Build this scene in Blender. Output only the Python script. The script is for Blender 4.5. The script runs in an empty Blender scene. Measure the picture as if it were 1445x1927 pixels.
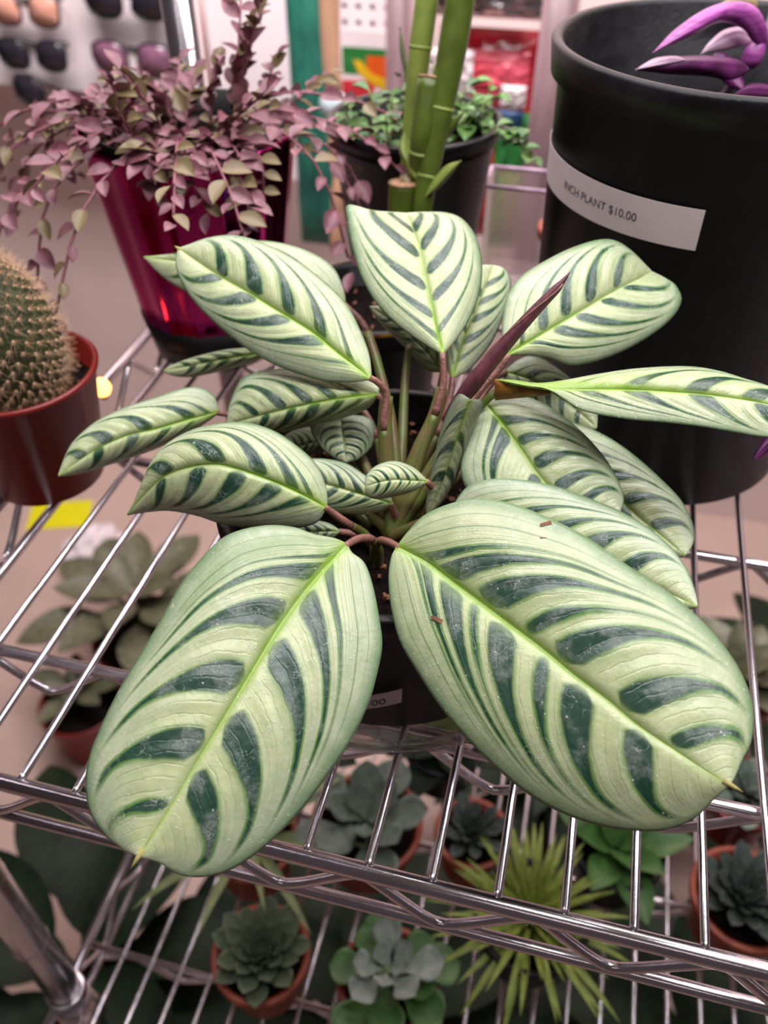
import bpy, math, random
import numpy as np
from mathutils import Vector, Matrix, Euler

# ---------------------------------------------------------------- camera / light / exposure
SC = bpy.context.scene
COL = SC.collection
PI = math.pi
H = 0.328                       # camera height above the upper shelf (m)
F = 1591.0                      # focal length in pixels of the 1445 x 1927 frame
PITCH, YAW = math.radians(42.535), math.radians(14.0)

cam_d = bpy.data.cameras.new('camera')
cam = bpy.data.objects.new('camera', cam_d)
COL.objects.link(cam)
cam.location = (0, 0, H)
cam.rotation_euler = (PI / 2 - PITCH, 0, YAW)
cam_d.sensor_fit = 'VERTICAL'
cam_d.sensor_height = 34.6
cam_d.lens = 34.6 * F / 1927
cam_d.clip_start = 0.01
cam_d.dof.use_dof = True
cam_d.dof.focus_distance = 0.305
cam_d.dof.aperture_fstop = 8.6
SC.camera = cam

w = bpy.data.worlds.new('world')
SC.world = w
w.use_nodes = True
w.node_tree.nodes['Background'].inputs[0].default_value = (0.62, 0.50, 0.53, 1)
w.node_tree.nodes['Background'].inputs[1].default_value = 0.10


def area(name, loc, rot, sx, sy, energy, color):
    l = bpy.data.lights.new(name, 'AREA')
    l.shape = 'RECTANGLE'
    l.size, l.size_y = sx, sy
    l.energy, l.color = energy, color
    o = bpy.data.objects.new(name, l)
    COL.objects.link(o)
    o.location, o.rotation_euler = loc, rot
    return o


area('shelf_led_strip', (0.06, 0.20, 0.70), (0, 0, 0), 0.80, 0.06, 4.3, (1.0, 0.96, 0.97))
area('shelf_led_strip', (0.10, 0.46, 0.62), (0, 0, 0), 0.80, 0.06, 2.6, (1.0, 0.95, 1.0))
area('shop_ceiling_light', (-0.3, 0.95, 1.15), (math.radians(48), 0, 0), 1.6, 0.3, 60.0, (1.0, 0.93, 0.94))
area('aisle_fill_light', (-0.5, -1.0, 1.5), (math.radians(-38), 0, 0), 1.4, 0.4, 6.0, (1.0, 0.86, 0.80))  # unseen fill light, added front left to lift the shadows

SC.view_settings.view_transform = 'Standard'
SC.view_settings.look = 'None'
SC.view_settings.exposure = 0.0
SC.view_settings.gamma = 1.0
SC.view_settings.use_curve_mapping = False

# ---------------------------------------------------------------- geometry helpers
CAM = np.array([0, 0, H])


def ray(x, y):
    X = (np.asarray(x, float) - 722.5) / F
    Y = -(np.asarray(y, float) - 963.5) / F
    c, s = math.cos(PITCH), math.sin(PITCH)
    v1, v2 = c + Y * s, -s + Y * c
    cy, sy = math.cos(YAW), math.sin(YAW)
    return np.stack([X * cy - v1 * sy, X * sy + v1 * cy, v2], -1)


def PD(x, y, d):
    return CAM + ray(x, y) * np.asarray(d, float)[..., None]


def PZ(x, y, z):
    r = ray(x, y)
    return CAM + r * ((z - H) / r[2])


def PB(x, y, b):
    r = ray(x, y)
    return CAM + r * (b / r[1])


WORLD = {}                      # world location of every unrotated parent


def tag(o, label=None, cat=None, group=None, kind=None):
    if label: o['label'] = label
    if cat: o['category'] = cat
    if group: o['group'] = group
    if kind: o['kind'] = kind
    return o


def thing(name, loc, label, cat, group=None):
    o = bpy.data.objects.new(name, None)
    o.empty_display_size = 0.01
    COL.objects.link(o)
    o.location = loc
    WORLD[o.name] = Vector(loc)
    return tag(o, label, cat, group)


def place(o, parent, loc, rot=None, scale=None):
    COL.objects.link(o)
    off = Vector((0, 0, 0))
    if parent is not None:
        o.parent = parent
        off = WORLD[parent.name]
    o.location = Vector(loc) - off
    if rot is not None:
        o.rotation_mode = 'QUATERNION'
        o.rotation_quaternion = rot
    if scale is not None: o.scale = scale
    WORLD[o.name] = Vector(loc)
    return o


def mesh_of(name, V, Fc, mat, smooth=True):
    m = bpy.data.meshes.new(name)
    m.from_pydata([tuple(map(float, v)) for v in V], [], Fc)
    if mat is not None: m.materials.append(mat)
    if smooth:
        m.polygons.foreach_set('use_smooth', [True] * len(m.polygons))
    m.update()
    return m


def obj(name, V, Fc, mat, parent=None, smooth=True, origin=None):
    """world-space vertices -> one mesh object with its origin at the lowest centre"""
    V = np.asarray(V, float)
    if origin is None:
        lo, hi = V.min(0), V.max(0)
        origin = np.array([(lo[0] + hi[0]) / 2, (lo[1] + hi[1]) / 2, lo[2]])
    o = bpy.data.objects.new(name, mesh_of(name, V - origin, Fc, mat, smooth))
    return place(o, parent, origin)


def inst(name, me, parent, loc, rot, scale=(1, 1, 1)):
    return place(bpy.data.objects.new(name, me), parent, loc, rot, scale)


class MB:
    def __init__(s): s.V, s.F = [], []

    def add(s, V, Fc):
        n = len(s.V)
        s.V += [tuple(v) for v in V]
        s.F += [tuple(i + n for i in f) for f in Fc]
        return s

    def obj(s, name, mat, parent=None, smooth=True):
        return obj(name, s.V, s.F, mat, parent, smooth)


def frames(P):
    P = np.asarray(P, float)
    T = np.gradient(P, axis=0)
    T /= np.linalg.norm(T, axis=1)[:, None] + 1e-12
    up = np.array([0, 0, 1.0]) if abs(T[0][2]) < 0.9 else np.array([0, 1.0, 0])
    N = np.cross(T[0], up); N /= np.linalg.norm(N)
    Ns = []
    for t in T:
        N = N - t * np.dot(N, t); N /= np.linalg.norm(N) + 1e-12
        Ns.append(N.copy())
    Ns = np.array(Ns)
    return T, Ns, np.cross(T, Ns)


def tube_vf(P, R, n=8, cap=True):
    P = np.asarray(P, float)
    R = np.broadcast_to(np.asarray(R, float), (len(P),))
    T, N, B = frames(P)
    V = []
    for p, r, a, b in zip(P, R, N, B):
        for k in range(n):
            t = 2 * PI * k / n
            V.append(p + r * (math.cos(t) * a + math.sin(t) * b))
    Fc = []
    for i in range(len(P) - 1):
        for k in range(n):
            Fc.append((i * n + k, i * n + (k + 1) % n, (i + 1) * n + (k + 1) % n, (i + 1) * n + k))
    if cap:
        Fc.append(tuple(range(n))[::-1])
        Fc.append(tuple((len(P) - 1) * n + k for k in range(n)))
    return V, Fc


def lathe_vf(prof, c, n=48, a0=0.0, a1=2 * PI):
    """prof: list of (r, z); c: centre"""
    full = abs(a1 - a0 - 2 * PI) < 1e-6
    m = n if full else n + 1
    V, Fc = [], []
    for r, z in prof:
        for k in range(m):
            t = a0 + (a1 - a0) * k / n
            V.append((c[0] + r * math.cos(t), c[1] + r * math.sin(t), c[2] + z))
    for i in range(len(prof) - 1):
        for k in range(n):
            k2 = (k + 1) % m
            Fc.append((i * m + k, i * m + k2, (i + 1) * m + k2, (i + 1) * m + k))
    return V, Fc


def box_vf(lo, hi):
    x0, y0, z0 = lo; x1, y1, z1 = hi
    V = [(x0, y0, z0), (x1, y0, z0), (x1, y1, z0), (x0, y1, z0), (x0, y0, z1), (x1, y0, z1), (x1, y1, z1), (x0, y1, z1)]
    return V, [(0, 3, 2, 1), (4, 5, 6, 7), (0, 1, 5, 4), (1, 2, 6, 5), (2, 3, 7, 6), (3, 0, 4, 7)]


def cr(P, n):
    """Catmull-Rom through P, resampled to n points evenly along the arc"""
    P = np.asarray(P, float)
    if len(P) == 2:
        t = np.linspace(0, 1, n)[:, None]
        return P[0] * (1 - t) + P[1] * t
    Q = np.vstack([2 * P[0] - P[1], P, 2 * P[-1] - P[-2]])
    out = []
    for i in range(1, len(Q) - 2):
        p0, p1, p2, p3 = Q[i - 1], Q[i], Q[i + 1], Q[i + 2]
        t = np.linspace(0, 1, 24, endpoint=False)[:, None]
        out.append(0.5 * (2 * p1 + (p2 - p0) * t + (2 * p0 - 5 * p1 + 4 * p2 - p3) * t ** 2 + (3 * p1 - p0 - 3 * p2 + p3) * t ** 3))
    out.append(P[-1:])
    Z = np.vstack(out)
    d = np.r_[0, np.cumsum(np.linalg.norm(np.diff(Z[:, :], axis=0), axis=1))]
    s = np.linspace(0, d[-1], n)
    return np.stack([np.interp(s, d, Z[:, k]) for k in range(Z.shape[1])], 1)


def sst(a, b, x):
    t = np.clip((x - a) / (b - a), 0, 1)
    return t * t * (3 - 2 * t)


def quat(xdir, up=(0, 0, 1)):
    x = Vector(xdir).normalized(); z = Vector(up)
    y = z.cross(x)
    if y.length < 1e-4: y = Vector((0, 1, 0)).cross(x)
    y.normalize(); z = x.cross(y)
    return Matrix((x, y, z)).transposed().to_quaternion()


# ---------------------------------------------------------------- materials
def rgb(h):
    h = h.lstrip('#')
    c = [int(h[i:i + 2], 16) / 255 for i in (0, 2, 4)]
    return tuple(((x + 0.055) / 1.055) ** 2.4 if x > 0.04045 else x / 12.92 for x in c) + (1,)


def mat(name, color, rough=0.5, metal=0.0, var=0.12, scale=60.0, bump=0.0, bscale=200.0, spec=0.5,
        trans=0.0, alpha=1.0, sub=0.0, coat=0.0, color2=None, emit=None, estr=0.0, stretch=None):
    m = bpy.data.materials.new(name)
    m.use_nodes = True
    nt = m.node_tree; N, L = nt.nodes, nt.links
    b = N['Principled BSDF']
    tc = N.new('ShaderNodeTexCoord')
    src = tc.outputs['Object']
    if stretch:
        mp = N.new('ShaderNodeMapping'); mp.inputs['Scale'].default_value = stretch
        L.new(src, mp.inputs[0]); src = mp.outputs[0]
    nz = N.new('ShaderNodeTexNoise'); nz.inputs['Scale'].default_value = scale; nz.inputs['Detail'].default_value = 5
    L.new(src, nz.inputs['Vector'])
    rp = N.new('ShaderNodeValToRGB')
    c = color if not isinstance(color, str) else rgb(color)
    c2 = rgb(color2) if color2 else tuple(x * (1 - var) for x in c[:3]) + (1,)
    c1 = c if color2 else tuple(min(1, x * (1 + var)) for x in c[:3]) + (1,)
    rp.color_ramp.elements[0].position = 0.35; rp.color_ramp.elements[1].position = 0.65
    rp.color_ramp.elements[0].color = c2; rp.color_ramp.elements[1].color = c1
    L.new(nz.outputs['Fac'], rp.inputs[0]); L.new(rp.outputs[0], b.inputs['Base Color'])
    b.inputs['Roughness'].default_value = rough
    b.inputs['Metallic'].default_value = metal
    b.inputs['Specular IOR Level'].default_value = spec
    b.inputs['Transmission Weight'].default_value = trans
    b.inputs['Alpha'].default_value = alpha
    b.inputs['Coat Weight'].default_value = coat
    if sub: b.inputs['Subsurface Weight'].default_value = sub; b.inputs['Subsurface Scale'].default_value = 0.003
    if emit: b.inputs['Emission Color'].default_value = rgb(emit); b.inputs['Emission Strength'].default_value = estr
    if bump:
        n2 = N.new('ShaderNodeTexNoise'); n2.inputs['Scale'].default_value = bscale; n2.inputs['Detail'].default_value = 6
        L.new(src, n2.inputs['Vector'])
        bp = N.new('ShaderNodeBump'); bp.inputs['Strength'].default_value = bump; bp.inputs['Distance'].default_value = 0.002
        L.new(n2.outputs['Fac'], bp.inputs['Height']); L.new(bp.outputs[0], b.inputs['Normal'])
    return m


def leaf_group():
    """node group that colours a striped leaf from its own vein coordinates (w along the veins, a towards the margin,
    mr across the midrib, u along the leaf), the distance d to the next dark bar and that bar's half width hw"""
    g = bpy.data.node_groups.new('striped_leaf', 'ShaderNodeTree')
    for n in ('w', 'a', 'mr', 'u', 'd', 'hw', 'warm', 'tone'):
        g.interface.new_socket(n, in_out='INPUT', socket_type='NodeSocketFloat')
    g.interface.new_socket('shader', in_out='OUTPUT', socket_type='NodeSocketShader')
    N, L = g.nodes, g.links
    gi = N.new('NodeGroupInput'); go = N.new('NodeGroupOutput')
    I = gi.outputs
    b = N.new('ShaderNodeBsdfPrincipled')
    tc = N.new('ShaderNodeTexCoord')

    def op(o, x, y=0.0, clamp=False):
        n = N.new('ShaderNodeMath'); n.operation = o; n.use_clamp = clamp
        for k, v in enumerate((x, y)):
            if isinstance(v, (int, float)): n.inputs[k].default_value = v
            else: L.new(v, n.inputs[k])
        return n.outputs[0]

    def step(v, lo, hi, t0=0.0, t1=1.0):
        r = N.new('ShaderNodeMapRange'); r.interpolation_type = 'SMOOTHSTEP'
        for k, x in enumerate((v, lo, hi, t0, t1)):
            if isinstance(x, (int, float)): r.inputs[k].default_value = x
            else: L.new(x, r.inputs[k])
        return r.outputs[0]

    def noise(sc, d=4, rgh=0.6):
        n = N.new('ShaderNodeTexNoise'); n.inputs['Scale'].default_value = sc; n.inputs['Detail'].default_value = d
        n.inputs['Roughness'].default_value = rgh; L.new(tc.outputs['Object'], n.inputs['Vector']); return n.outputs['Fac']

    def mixc(f, x, y, mode='MIX'):
        n = N.new('ShaderNodeMixRGB'); n.blend_type = mode
        for k, v in enumerate((f, x, y)):
            if isinstance(v, (int, float)): n.inputs[k].default_value = v
            elif isinstance(v, tuple): n.inputs[k].default_value = v
            else: L.new(v, n.inputs[k])
        return n.outputs[0]
    mul, add, sub, mx = (lambda x, y: op('MULTIPLY', x, y)), (lambda x, y: op('ADD', x, y)), (lambda x, y: op('SUBTRACT', x, y)), (lambda x, y: op('MAXIMUM', x, y))
    inv = lambda x: sub(1.0, x)
    a, w, u = I['a'], I['w'], I['u']
    # wobble the bars a little so that they look grown
    wob = mul(sub(noise(150, 2), 0.5), 0.012)
    d = op('ABSOLUTE', add(I['d'], wob))
    # thin lines near the base margin, outside the first bar
    dn = op('MINIMUM', op('ABSOLUTE', add(w, 0.13)), op('MINIMUM', op('ABSOLUTE', add(w, 0.42)), op('ABSOLUTE', add(w, 0.95))))
    far = step(I['hw'], 0.014, 0.030, 0.55, 0.92)
    lens = mul(step(a, 0.004, 0.12), inv(step(a, 0.22, far)))
    dh = add(1.0, add(mul(a, 1.2), mul(op('POWER', a, 4.0), 1.6)))
    ends = mul(step(a, 0.02, 0.09), inv(step(a, 0.80, 0.96)))
    lw = mul(step(I['hw'], 0.014, 0.030, 0.0032, 0.0060), dh)
    hl = mul(I['hw'], lens)
    wid = mx(mul(lw, ends), hl)
    wid = mx(wid, 0.00002)
    strong = mul(op('MINIMUM', add(sub(0.60, mul(step(a, 0.45, 0.95), 0.25)), op('DIVIDE', hl, 0.010)), 1.0), ends)
    core = mul(inv(step(op('DIVIDE', d, wid), 0.72, 1.03)), strong)
    rimw = add(wid, mul(dh, 0.011))
    rim = mul(inv(step(op('DIVIDE', d, rimw), 0.50, 1.0)), strong)
    lneg = mul(mul(inv(step(op('DIVIDE', dn, mul(dh, 0.010)), 0.4, 1.0)), ends), 0.55)
    # colours
    pale = mixc(mul(step(a, 0.2, 0.95), inv(mul(I['warm'], 0.6))), (0.480, 0.545, 0.290, 1), (0.440, 0.510, 0.375, 1))
    fr = op('ABSOLUTE', sub(op('FRACT', mul(add(w, mul(wob, 2.0)), 27.0)), 0.5))
    fine = mul(mul(inv(step(fr, 0.02, 0.11)), step(a, 0.03, 0.2)), inv(step(a, 0.55, 0.9)))
    vary = step(noise(240, 3), 0.40, 0.70)
    col = mixc(mul(mul(fine, 0.42), vary), pale, (0.20, 0.27, 0.11, 1))
    # pale streaks that follow the veins
    fs = N.new('ShaderNodeTexNoise'); fs.inputs['Scale'].default_value = 1.0; fs.inputs['Detail'].default_value = 3
    cv = N.new('ShaderNodeCombineXYZ'); L.new(mul(w, 46.0), cv.inputs[0]); L.new(mul(a, 3.0), cv.inputs[1]); L.new(cv.outputs[0], fs.inputs['Vector'])
    col = mixc(mul(step(fs.outputs['Fac'], 0.45, 0.72), 0.30), col, (0.62, 0.67, 0.48, 1))
    mot = mixc(step(noise(140), 0.3, 0.7), (0.74, 0.80, 0.70, 1), (1.08, 1.06, 1.02, 1))
    col = mixc(0.55, col, mot, 'MULTIPLY')
    col = mixc(mul(step(add(a, mul(sub(noise(90, 3), 0.5), 0.10)), 0.84, 0.985), 0.80), col, (0.125, 0.235, 0.105, 1))
    col = mixc(lneg, col, (0.07, 0.17, 0.07, 1))
    col = mixc(mul(rim, 0.92), col, (0.072, 0.205, 0.032, 1))
    col = mixc(core, col, (0.017, 0.060, 0.036, 1))
    glow = mul(mul(inv(step(I['mr'], 0.8, 4.0)), 0.35), inv(u))
    col = mixc(glow, col, (0.27, 0.45, 0.045, 1))
    col = mixc(mul(inv(step(I['mr'], 0.7, 1.25)), inv(mul(u, 0.45))), col, (0.27, 0.45, 0.05, 1))
    # limescale film with painted glare on the dark bars, scratchy crust lines and specks
    film = mul(step(noise(85, 3), 0.47, 0.62), step(noise(900, 8, 0.75), 0.22, 0.78))
    film = mul(film, add(mul(core, 0.20), 0.09))  # stronger on the dark bars, painting in their grey glare
    vo = N.new('ShaderNodeTexVoronoi'); vo.feature = 'DISTANCE_TO_EDGE'; vo.inputs['Scale'].default_value = 200
    nv = N.new('ShaderNodeTexNoise'); nv.inputs['Scale'].default_value = 300; nv.inputs['Detail'].default_value = 4
    sc_ = N.new('ShaderNodeVectorMath'); sc_.operation = 'SCALE'; sc_.inputs['Scale'].default_value = 0.007
    ds = N.new('ShaderNodeVectorMath'); ds.operation = 'ADD'
    L.new(tc.outputs['Object'], nv.inputs['Vector']); L.new(nv.outputs['Color'], sc_.inputs[0])
    L.new(tc.outputs['Object'], ds.inputs[0]); L.new(sc_.outputs[0], ds.inputs[1]); L.new(ds.outputs[0], vo.inputs['Vector'])
    line = mul(inv(step(vo.outputs['Distance'], 0.0, 0.03)), step(noise(110, 3), 0.54, 0.64))
    v2 = N.new('ShaderNodeTexVoronoi'); v2.inputs['Scale'].default_value = 380; L.new(tc.outputs['Object'], v2.inputs['Vector'])
    spk = mul(inv(step(v2.outputs['Distance'], 0.08, 0.18)), step(noise(170, 2), 0.54, 0.62))
    dep_glare = op('ADD', film, add(mul(line, 0.50), mul(spk, 0.6)), True)
    col = mixc(dep_glare, col, (0.62, 0.66, 0.60, 1))
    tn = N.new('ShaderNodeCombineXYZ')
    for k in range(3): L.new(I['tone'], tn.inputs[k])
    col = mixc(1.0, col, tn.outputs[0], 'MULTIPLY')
    L.new(col, b.inputs['Base Color'])
    L.new(add(step(noise(260, 4), 0.3, 0.7, 0.24, 0.42), mul(dep_glare, 0.2)), b.inputs['Roughness'])
    b.inputs['Specular IOR Level'].default_value = 0.62
    b.inputs['Subsurface Weight'].default_value = 0.06; b.inputs['Subsurface Scale'].default_value = 0.002
    bp = N.new('ShaderNodeBump'); bp.inputs['Strength'].default_value = 0.45; bp.inputs['Distance'].default_value = 0.0006
    hs = add(add(mul(noise(600, 6), 0.5), mul(dep_glare, 0.8)), add(mul(noise(160, 3), 0.8), mul(fine, -0.3)))
    L.new(hs, bp.inputs['Height']); L.new(bp.outputs[0], b.inputs['Normal'])
    L.new(b.outputs[0], go.inputs[0])
    return g


LEAFG = None


def leaf_mat(left, right, warm, tone):
    """one leaf's material: its own dark bars (position along the midrib, half width) on either side"""
    global LEAFG
    if LEAFG is None: LEAFG = leaf_group()
    m = bpy.data.materials.new('striped_prayer_plant_leaf'); m.use_nodes = True
    nt = m.node_tree; N, L = nt.nodes, nt.links
    N.remove(N['Principled BSDF'])
    g = N.new('ShaderNodeGroup'); g.node_tree = LEAFG
    L.new(g.outputs[0], N['Material Output'].inputs[0])
    at = {}
    for k in ('w', 'a', 'mr', 'u', 'side'):
        n = N.new('ShaderNodeAttribute'); n.attribute_name = 'v_' + k; at[k] = n.outputs['Fac']
        if k != 'side': L.new(at[k], g.inputs[k])
    g.inputs['warm'].default_value = warm; g.inputs['tone'].default_value = tone

    def ramp(stops, interp):
        r = N.new('ShaderNodeValToRGB'); r.color_ramp.interpolation = interp
        e = r.color_ramp.elements
        while len(e) > 1: e.remove(e[-1])
        e[0].position = stops[0][0]; e[0].color = (stops[0][1],) * 3 + (1,)
        for p, v in stops[1:]:
            n = e.new(p); n.color = (v,) * 3 + (1,)
        L.new(at['w'], r.inputs[0]); return r.outputs[0]
    D, HW = [], []
    for lst in (left, right):
        lst = sorted(lst)
        sd = [(0.0, lst[0][0] * 4)] if lst[0][0] > 0.004 else []
        sh = [(0.0, lst[0][1] * 10)]
        for k, (p, h) in enumerate(lst):
            sd.append((p, 0.0))
            if k + 1 < len(lst):
                q = lst[k + 1][0]; sd.append(((p + q) / 2, (q - p) / 2 * 4)); sh.append(((p + q) / 2, lst[k + 1][1] * 10))
        sd.append((1.0, (1 - lst[-1][0]) * 4))
        D.append(ramp(sd, 'LINEAR')); HW.append(ramp(sh, 'CONSTANT'))
    for (x, y), sc, sock in ((D, 0.25, 'd'), (HW, 0.1, 'hw')):
        mxn = N.new('ShaderNodeMixRGB'); gt = N.new('ShaderNodeMath'); gt.operation = 'GREATER_THAN'; gt.inputs[1].default_value = 0.0
        L.new(at['side'], gt.inputs[0]); L.new(gt.outputs[0], mxn.inputs[0]); L.new(x, mxn.inputs[1]); L.new(y, mxn.inputs[2])
        ml = N.new('ShaderNodeMath'); ml.operation = 'MULTIPLY'; ml.inputs[1].default_value = sc
        L.new(mxn.outputs[0], ml.inputs[0]); L.new(ml.outputs[0], g.inputs[sock])
    return m


M = dict(
    chrome=mat('chrome_plated_steel', (0.76, 0.72, 0.76, 1), 0.20, 1.0, 0.06, 40, 0.03, 500),
    black=mat('black_plastic', (0.006, 0.006, 0.007, 1), 0.45, 0, 0.3, 30, 0.05, 400, spec=0.3),
    blackrim=mat('scuffed_black_plastic', (0.007, 0.0065, 0.008, 1), 0.40, 0, 0.5, 90, 0.12, 500, spec=0.3),
    soil=mat('potting_soil', '#1f140f', 0.95, 0, 0.5, 300, 1.0, 500, color2='#070404', spec=0.15),
    bark=mat('bark_chip', '#8a5b43', 0.8, 0, 0.3, 400, 0.5, 600),
    stalk=mat('brown_leaf_joint', '#8a5f55', 0.35, 0, 0.2, 400, 0.3, 900),
    stem=mat('green_leaf_stalk', '#5f7030', 0.4, 0, 0.3, 120, 0.1, 600, color2='#6e5a3c'),
    spear=mat('purple_rolled_leaf', '#6e3a44', 0.4, 0, 0.2, 250, 0.2, 500, color2='#4d2832', stretch=(1, 1, 0.2)),
    clear=mat('clear_plastic', (0.92, 0.90, 0.92, 1), 0.08, 0, 0.02, 30, trans=1.0, alpha=0.5),
    paper=mat('white_label_paper', '#d8c8c8', 0.6, 0, 0.03, 60),
    ink=mat('grey_label_ink', '#4a4648', 0.7),
    fold=mat('orange_leaf_underside', '#b5802c', 0.5, 0, 0.2, 200, color2='#7d4a22'),
    tip=mat('dry_leaf_tip', '#a9a060', 0.7, 0, 0.2, 300),
    red=mat('rust_red_plastic', '#7a1c16', 0.35, 0, 0.1, 30, 0.03, 300),
    terra=mat('terracotta_plastic', '#9c4a34', 0.45, 0, 0.15, 40, 0.05, 300),
    foil=mat('magenta_metallic_glaze', (0.55, 0.03, 0.22, 1), 0.14, 1.0, 0.25, 14, 0.12, 60),
    cactus=mat('cactus_skin', '#3f4a22', 0.6, 0, 0.3, 90, 0.5, 400, color2='#2a2f18'),
    spine=mat('pale_cactus_spine', '#d8b490', 0.6, 0, 0.1, 100),
    areole=mat('woolly_areole', '#e8c4a4', 0.8, 0, 0.1, 100),
    pinkleaf=mat('mauve_leaf', '#8e6068', 0.45, 0, 0.15, 150, color2='#744a54'),
    oliveleaf=mat('olive_leaf', '#7d6e4e', 0.45, 0, 0.15, 150, color2='#7b6a4c'),
    plumleaf=mat('plum_leaf', '#6d404e', 0.45, 0, 0.15, 150, color2='#8f5a62'),
    pinkstem=mat('mauve_stem', '#8d5560', 0.5),
    magenta=mat('magenta_leaf', '#b25aa8', 0.35, 0, 0.2, 60, color2='#7a2c74', stretch=(1, 1, 6)),
    purple=mat('dark_purple_leaf', '#6a2560', 0.35, 0, 0.3, 60, color2='#3a1035'),
    silver=mat('silvery_pink_leaf', '#c8a8bc', 0.35, 0, 0.15, 60, color2='#9b7b92'),
    cane=mat('green_cane', '#5a6c24', 0.35, 0, 0.15, 60, 0.05, 300, color2='#45551a'),
    shoot=mat('pale_green_shoot', '#8fa04a', 0.4, 0, 0.15, 60, 0.05, 200, color2='#76893a'),
    cut=mat('cut_cane_end', '#b08a6a', 0.8, 0, 0.2, 400, 0.4, 500, color2='#8a6448'),
    herb=mat('bright_small_leaf', '#6f9a4a', 0.45, 0, 0.25, 200, color2='#3f6a2c'),
    lime=mat('lime_needle_leaf', '#9aa84a', 0.5, 0, 0.2, 100, color2='#748a34'),
    echev=mat('grey_green_succulent', '#6d7c62', 0.5, 0, 0.2, 120, color2='#4c5a42'),
    echevdk=mat('dark_grey_succulent', '#5a6560', 0.5, 0, 0.2, 120, color2='#3c4640'),
    paddle=mat('blue_green_succulent', '#7a8a7c', 0.5, 0, 0.15, 120, color2='#5d6d60'),
    pale=mat('white_bloomed_leaf', '#a9b5ab', 0.55, 0, 0.1, 120, color2='#8a9a8c'),
    greenleaf=mat('fresh_green_leaf', '#4f7a3c', 0.4, 0, 0.2, 80, color2='#38602c'),
    deep=mat('deep_green_leaf', '#14290f', 0.6, 0, 0.3, 40, color2='#0a180a', spec=0.25),
    foliage=mat('dusty_olive_leaf', '#6a6a50', 0.5, 0, 0.25, 60, color2='#4a4a34'),
    strap=mat('pale_strap_leaf', '#7d8a58', 0.5, 0, 0.15, 60),
    yellow=mat('bright_yellow_card', '#e8e000', 0.5, 0, 0.03, 40),
    wall=mat('pinkish_white_paint', '#d9c3bf', 0.7, 0, 0.04, 6, 0.05, 60),
    floor=mat('beige_vinyl_floor', '#c3a79b', 0.5, 0, 0.06, 5, 0.03, 50),
    board=mat('white_display_card', '#eadde0', 0.5, 0, 0.03, 8),
    peg=mat('white_pegboard', '#e6d8da', 0.6, 0, 0.03, 8),
    dark=mat('dark_cavity', '#8a7a78', 0.8),
    lens=mat('dark_sunglass_lens', '#2c2832', 0.12, 0, 0.2, 10),
    lensp=mat('purple_sunglass_lens', '#6a3e5e', 0.15, 0, 0.3, 10, color2='#8e6474'),
    lenso=mat('orange_sunglass_lens', '#d08a6a', 0.2, 0, 0.2, 10, color2='#e0a89a'),
    frame=mat('dark_sunglass_frame', '#2a2628', 0.3),
    teal=mat('teal_woven_bag', '#2c7a66', 0.5, 0, 0.25, 12, 0.5, 30, color2='#1f5a4e'),
    wood=mat('pale_wood', '#d8a988', 0.6, 0, 0.1, 30, 0.1, 100, color2='#c8977a', stretch=(8, 8, 1)),
    knob=mat('pale_blue_plastic', '#b4c2c6', 0.35),
    pkgreen=mat('packet_green', '#2f7a3a', 0.4, 0, 0.3, 20), pkyellow=mat('packet_yellow', '#e0b020', 0.4, 0, 0.2, 20),
    pkorange=mat('packet_orange', '#d8561c', 0.4, 0, 0.2, 20), pkred=mat('packet_red', '#c83038', 0.4, 0, 0.1, 20),
    pkwhite=mat('packet_white', '#e8d8da', 0.4, 0, 0.05, 20),
    redbag=mat('red_glossy_film', '#a81020', 0.22, 0, 0.25, 12, 0.6, 22, coat=0.5),
    pinkbag=mat('pink_red_film', '#d86878', 0.25, 0, 0.25, 14, 0.5, 25, color2='#c02838'),
    silverfilm=mat('silver_film', (0.55, 0.50, 0.52, 1), 0.2, 1.0, 0.3, 20, 0.8, 40),
    mauve=mat('mauve_grey_wrap', '#8a6f74', 0.4, 0, 0.2, 14, 0.3, 40, color2='#6d5458', stretch=(3, 3, .5)),
    blue=mat('blue_film', '#2c5a86', 0.35, 0, 0.3, 80),
    glint_body=mat('warm_glint_glow', '#ffd9a0', 0.3, emit='#ff9c48', estr=7.0),  # emission put in for the warm glint by the cactus pot
    cartoon=mat('beige_cardboard', '#b89a8c', 0.7, 0, 0.06, 20),
)

# ---------------------------------------------------------------- setting: floor, back wall, pegboard
ZF, BW = -1.12, 1.72
o = obj('floor', *box_vf((-5.0, -3.0, ZF - 0.05), (5.0, BW, ZF)), M['floor'], None, False); tag(o, kind='structure')
o = obj('wall_back', *box_vf((-5.0, BW, ZF - 0.05), (5.0, BW + 0.08, 1.8)), M['wall'], None, False); tag(o, kind='structure')

# ---------------------------------------------------------------- chrome shelving unit
AL, AR, BF, BR = -0.305, 0.609, 0.1426, 0.628
ZL = -0.41
unit = thing('shelving_unit', (AL, 0.165, ZF), 'chrome wire shelving unit with two tiers on round posts', 'shelving unit')
for (px, py) in ((AL + 0.005, 0.168), (AL + 0.005, BR - 0.012), (AR, 0.168), (AR, BR - 0.012)):
    p = obj('post', *tube_vf([(px, py, ZF), (px, py, 0.62)], 0.0127, 24), M['chrome'], unit)
    for z in (-0.30, -0.2, -0.1, 0.09, 0.155, 0.22):
        V, Fc = lathe_vf([(0.0126, -0.0012), (0.0131, -0.0006), (0.0131, 0.0006), (0.0126, 0.0012)], (px, py, z), 24)
        obj('groove_ring', V, Fc, M['chrome'], p)
OFF, SP = -0.2201, 0.0254


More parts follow.
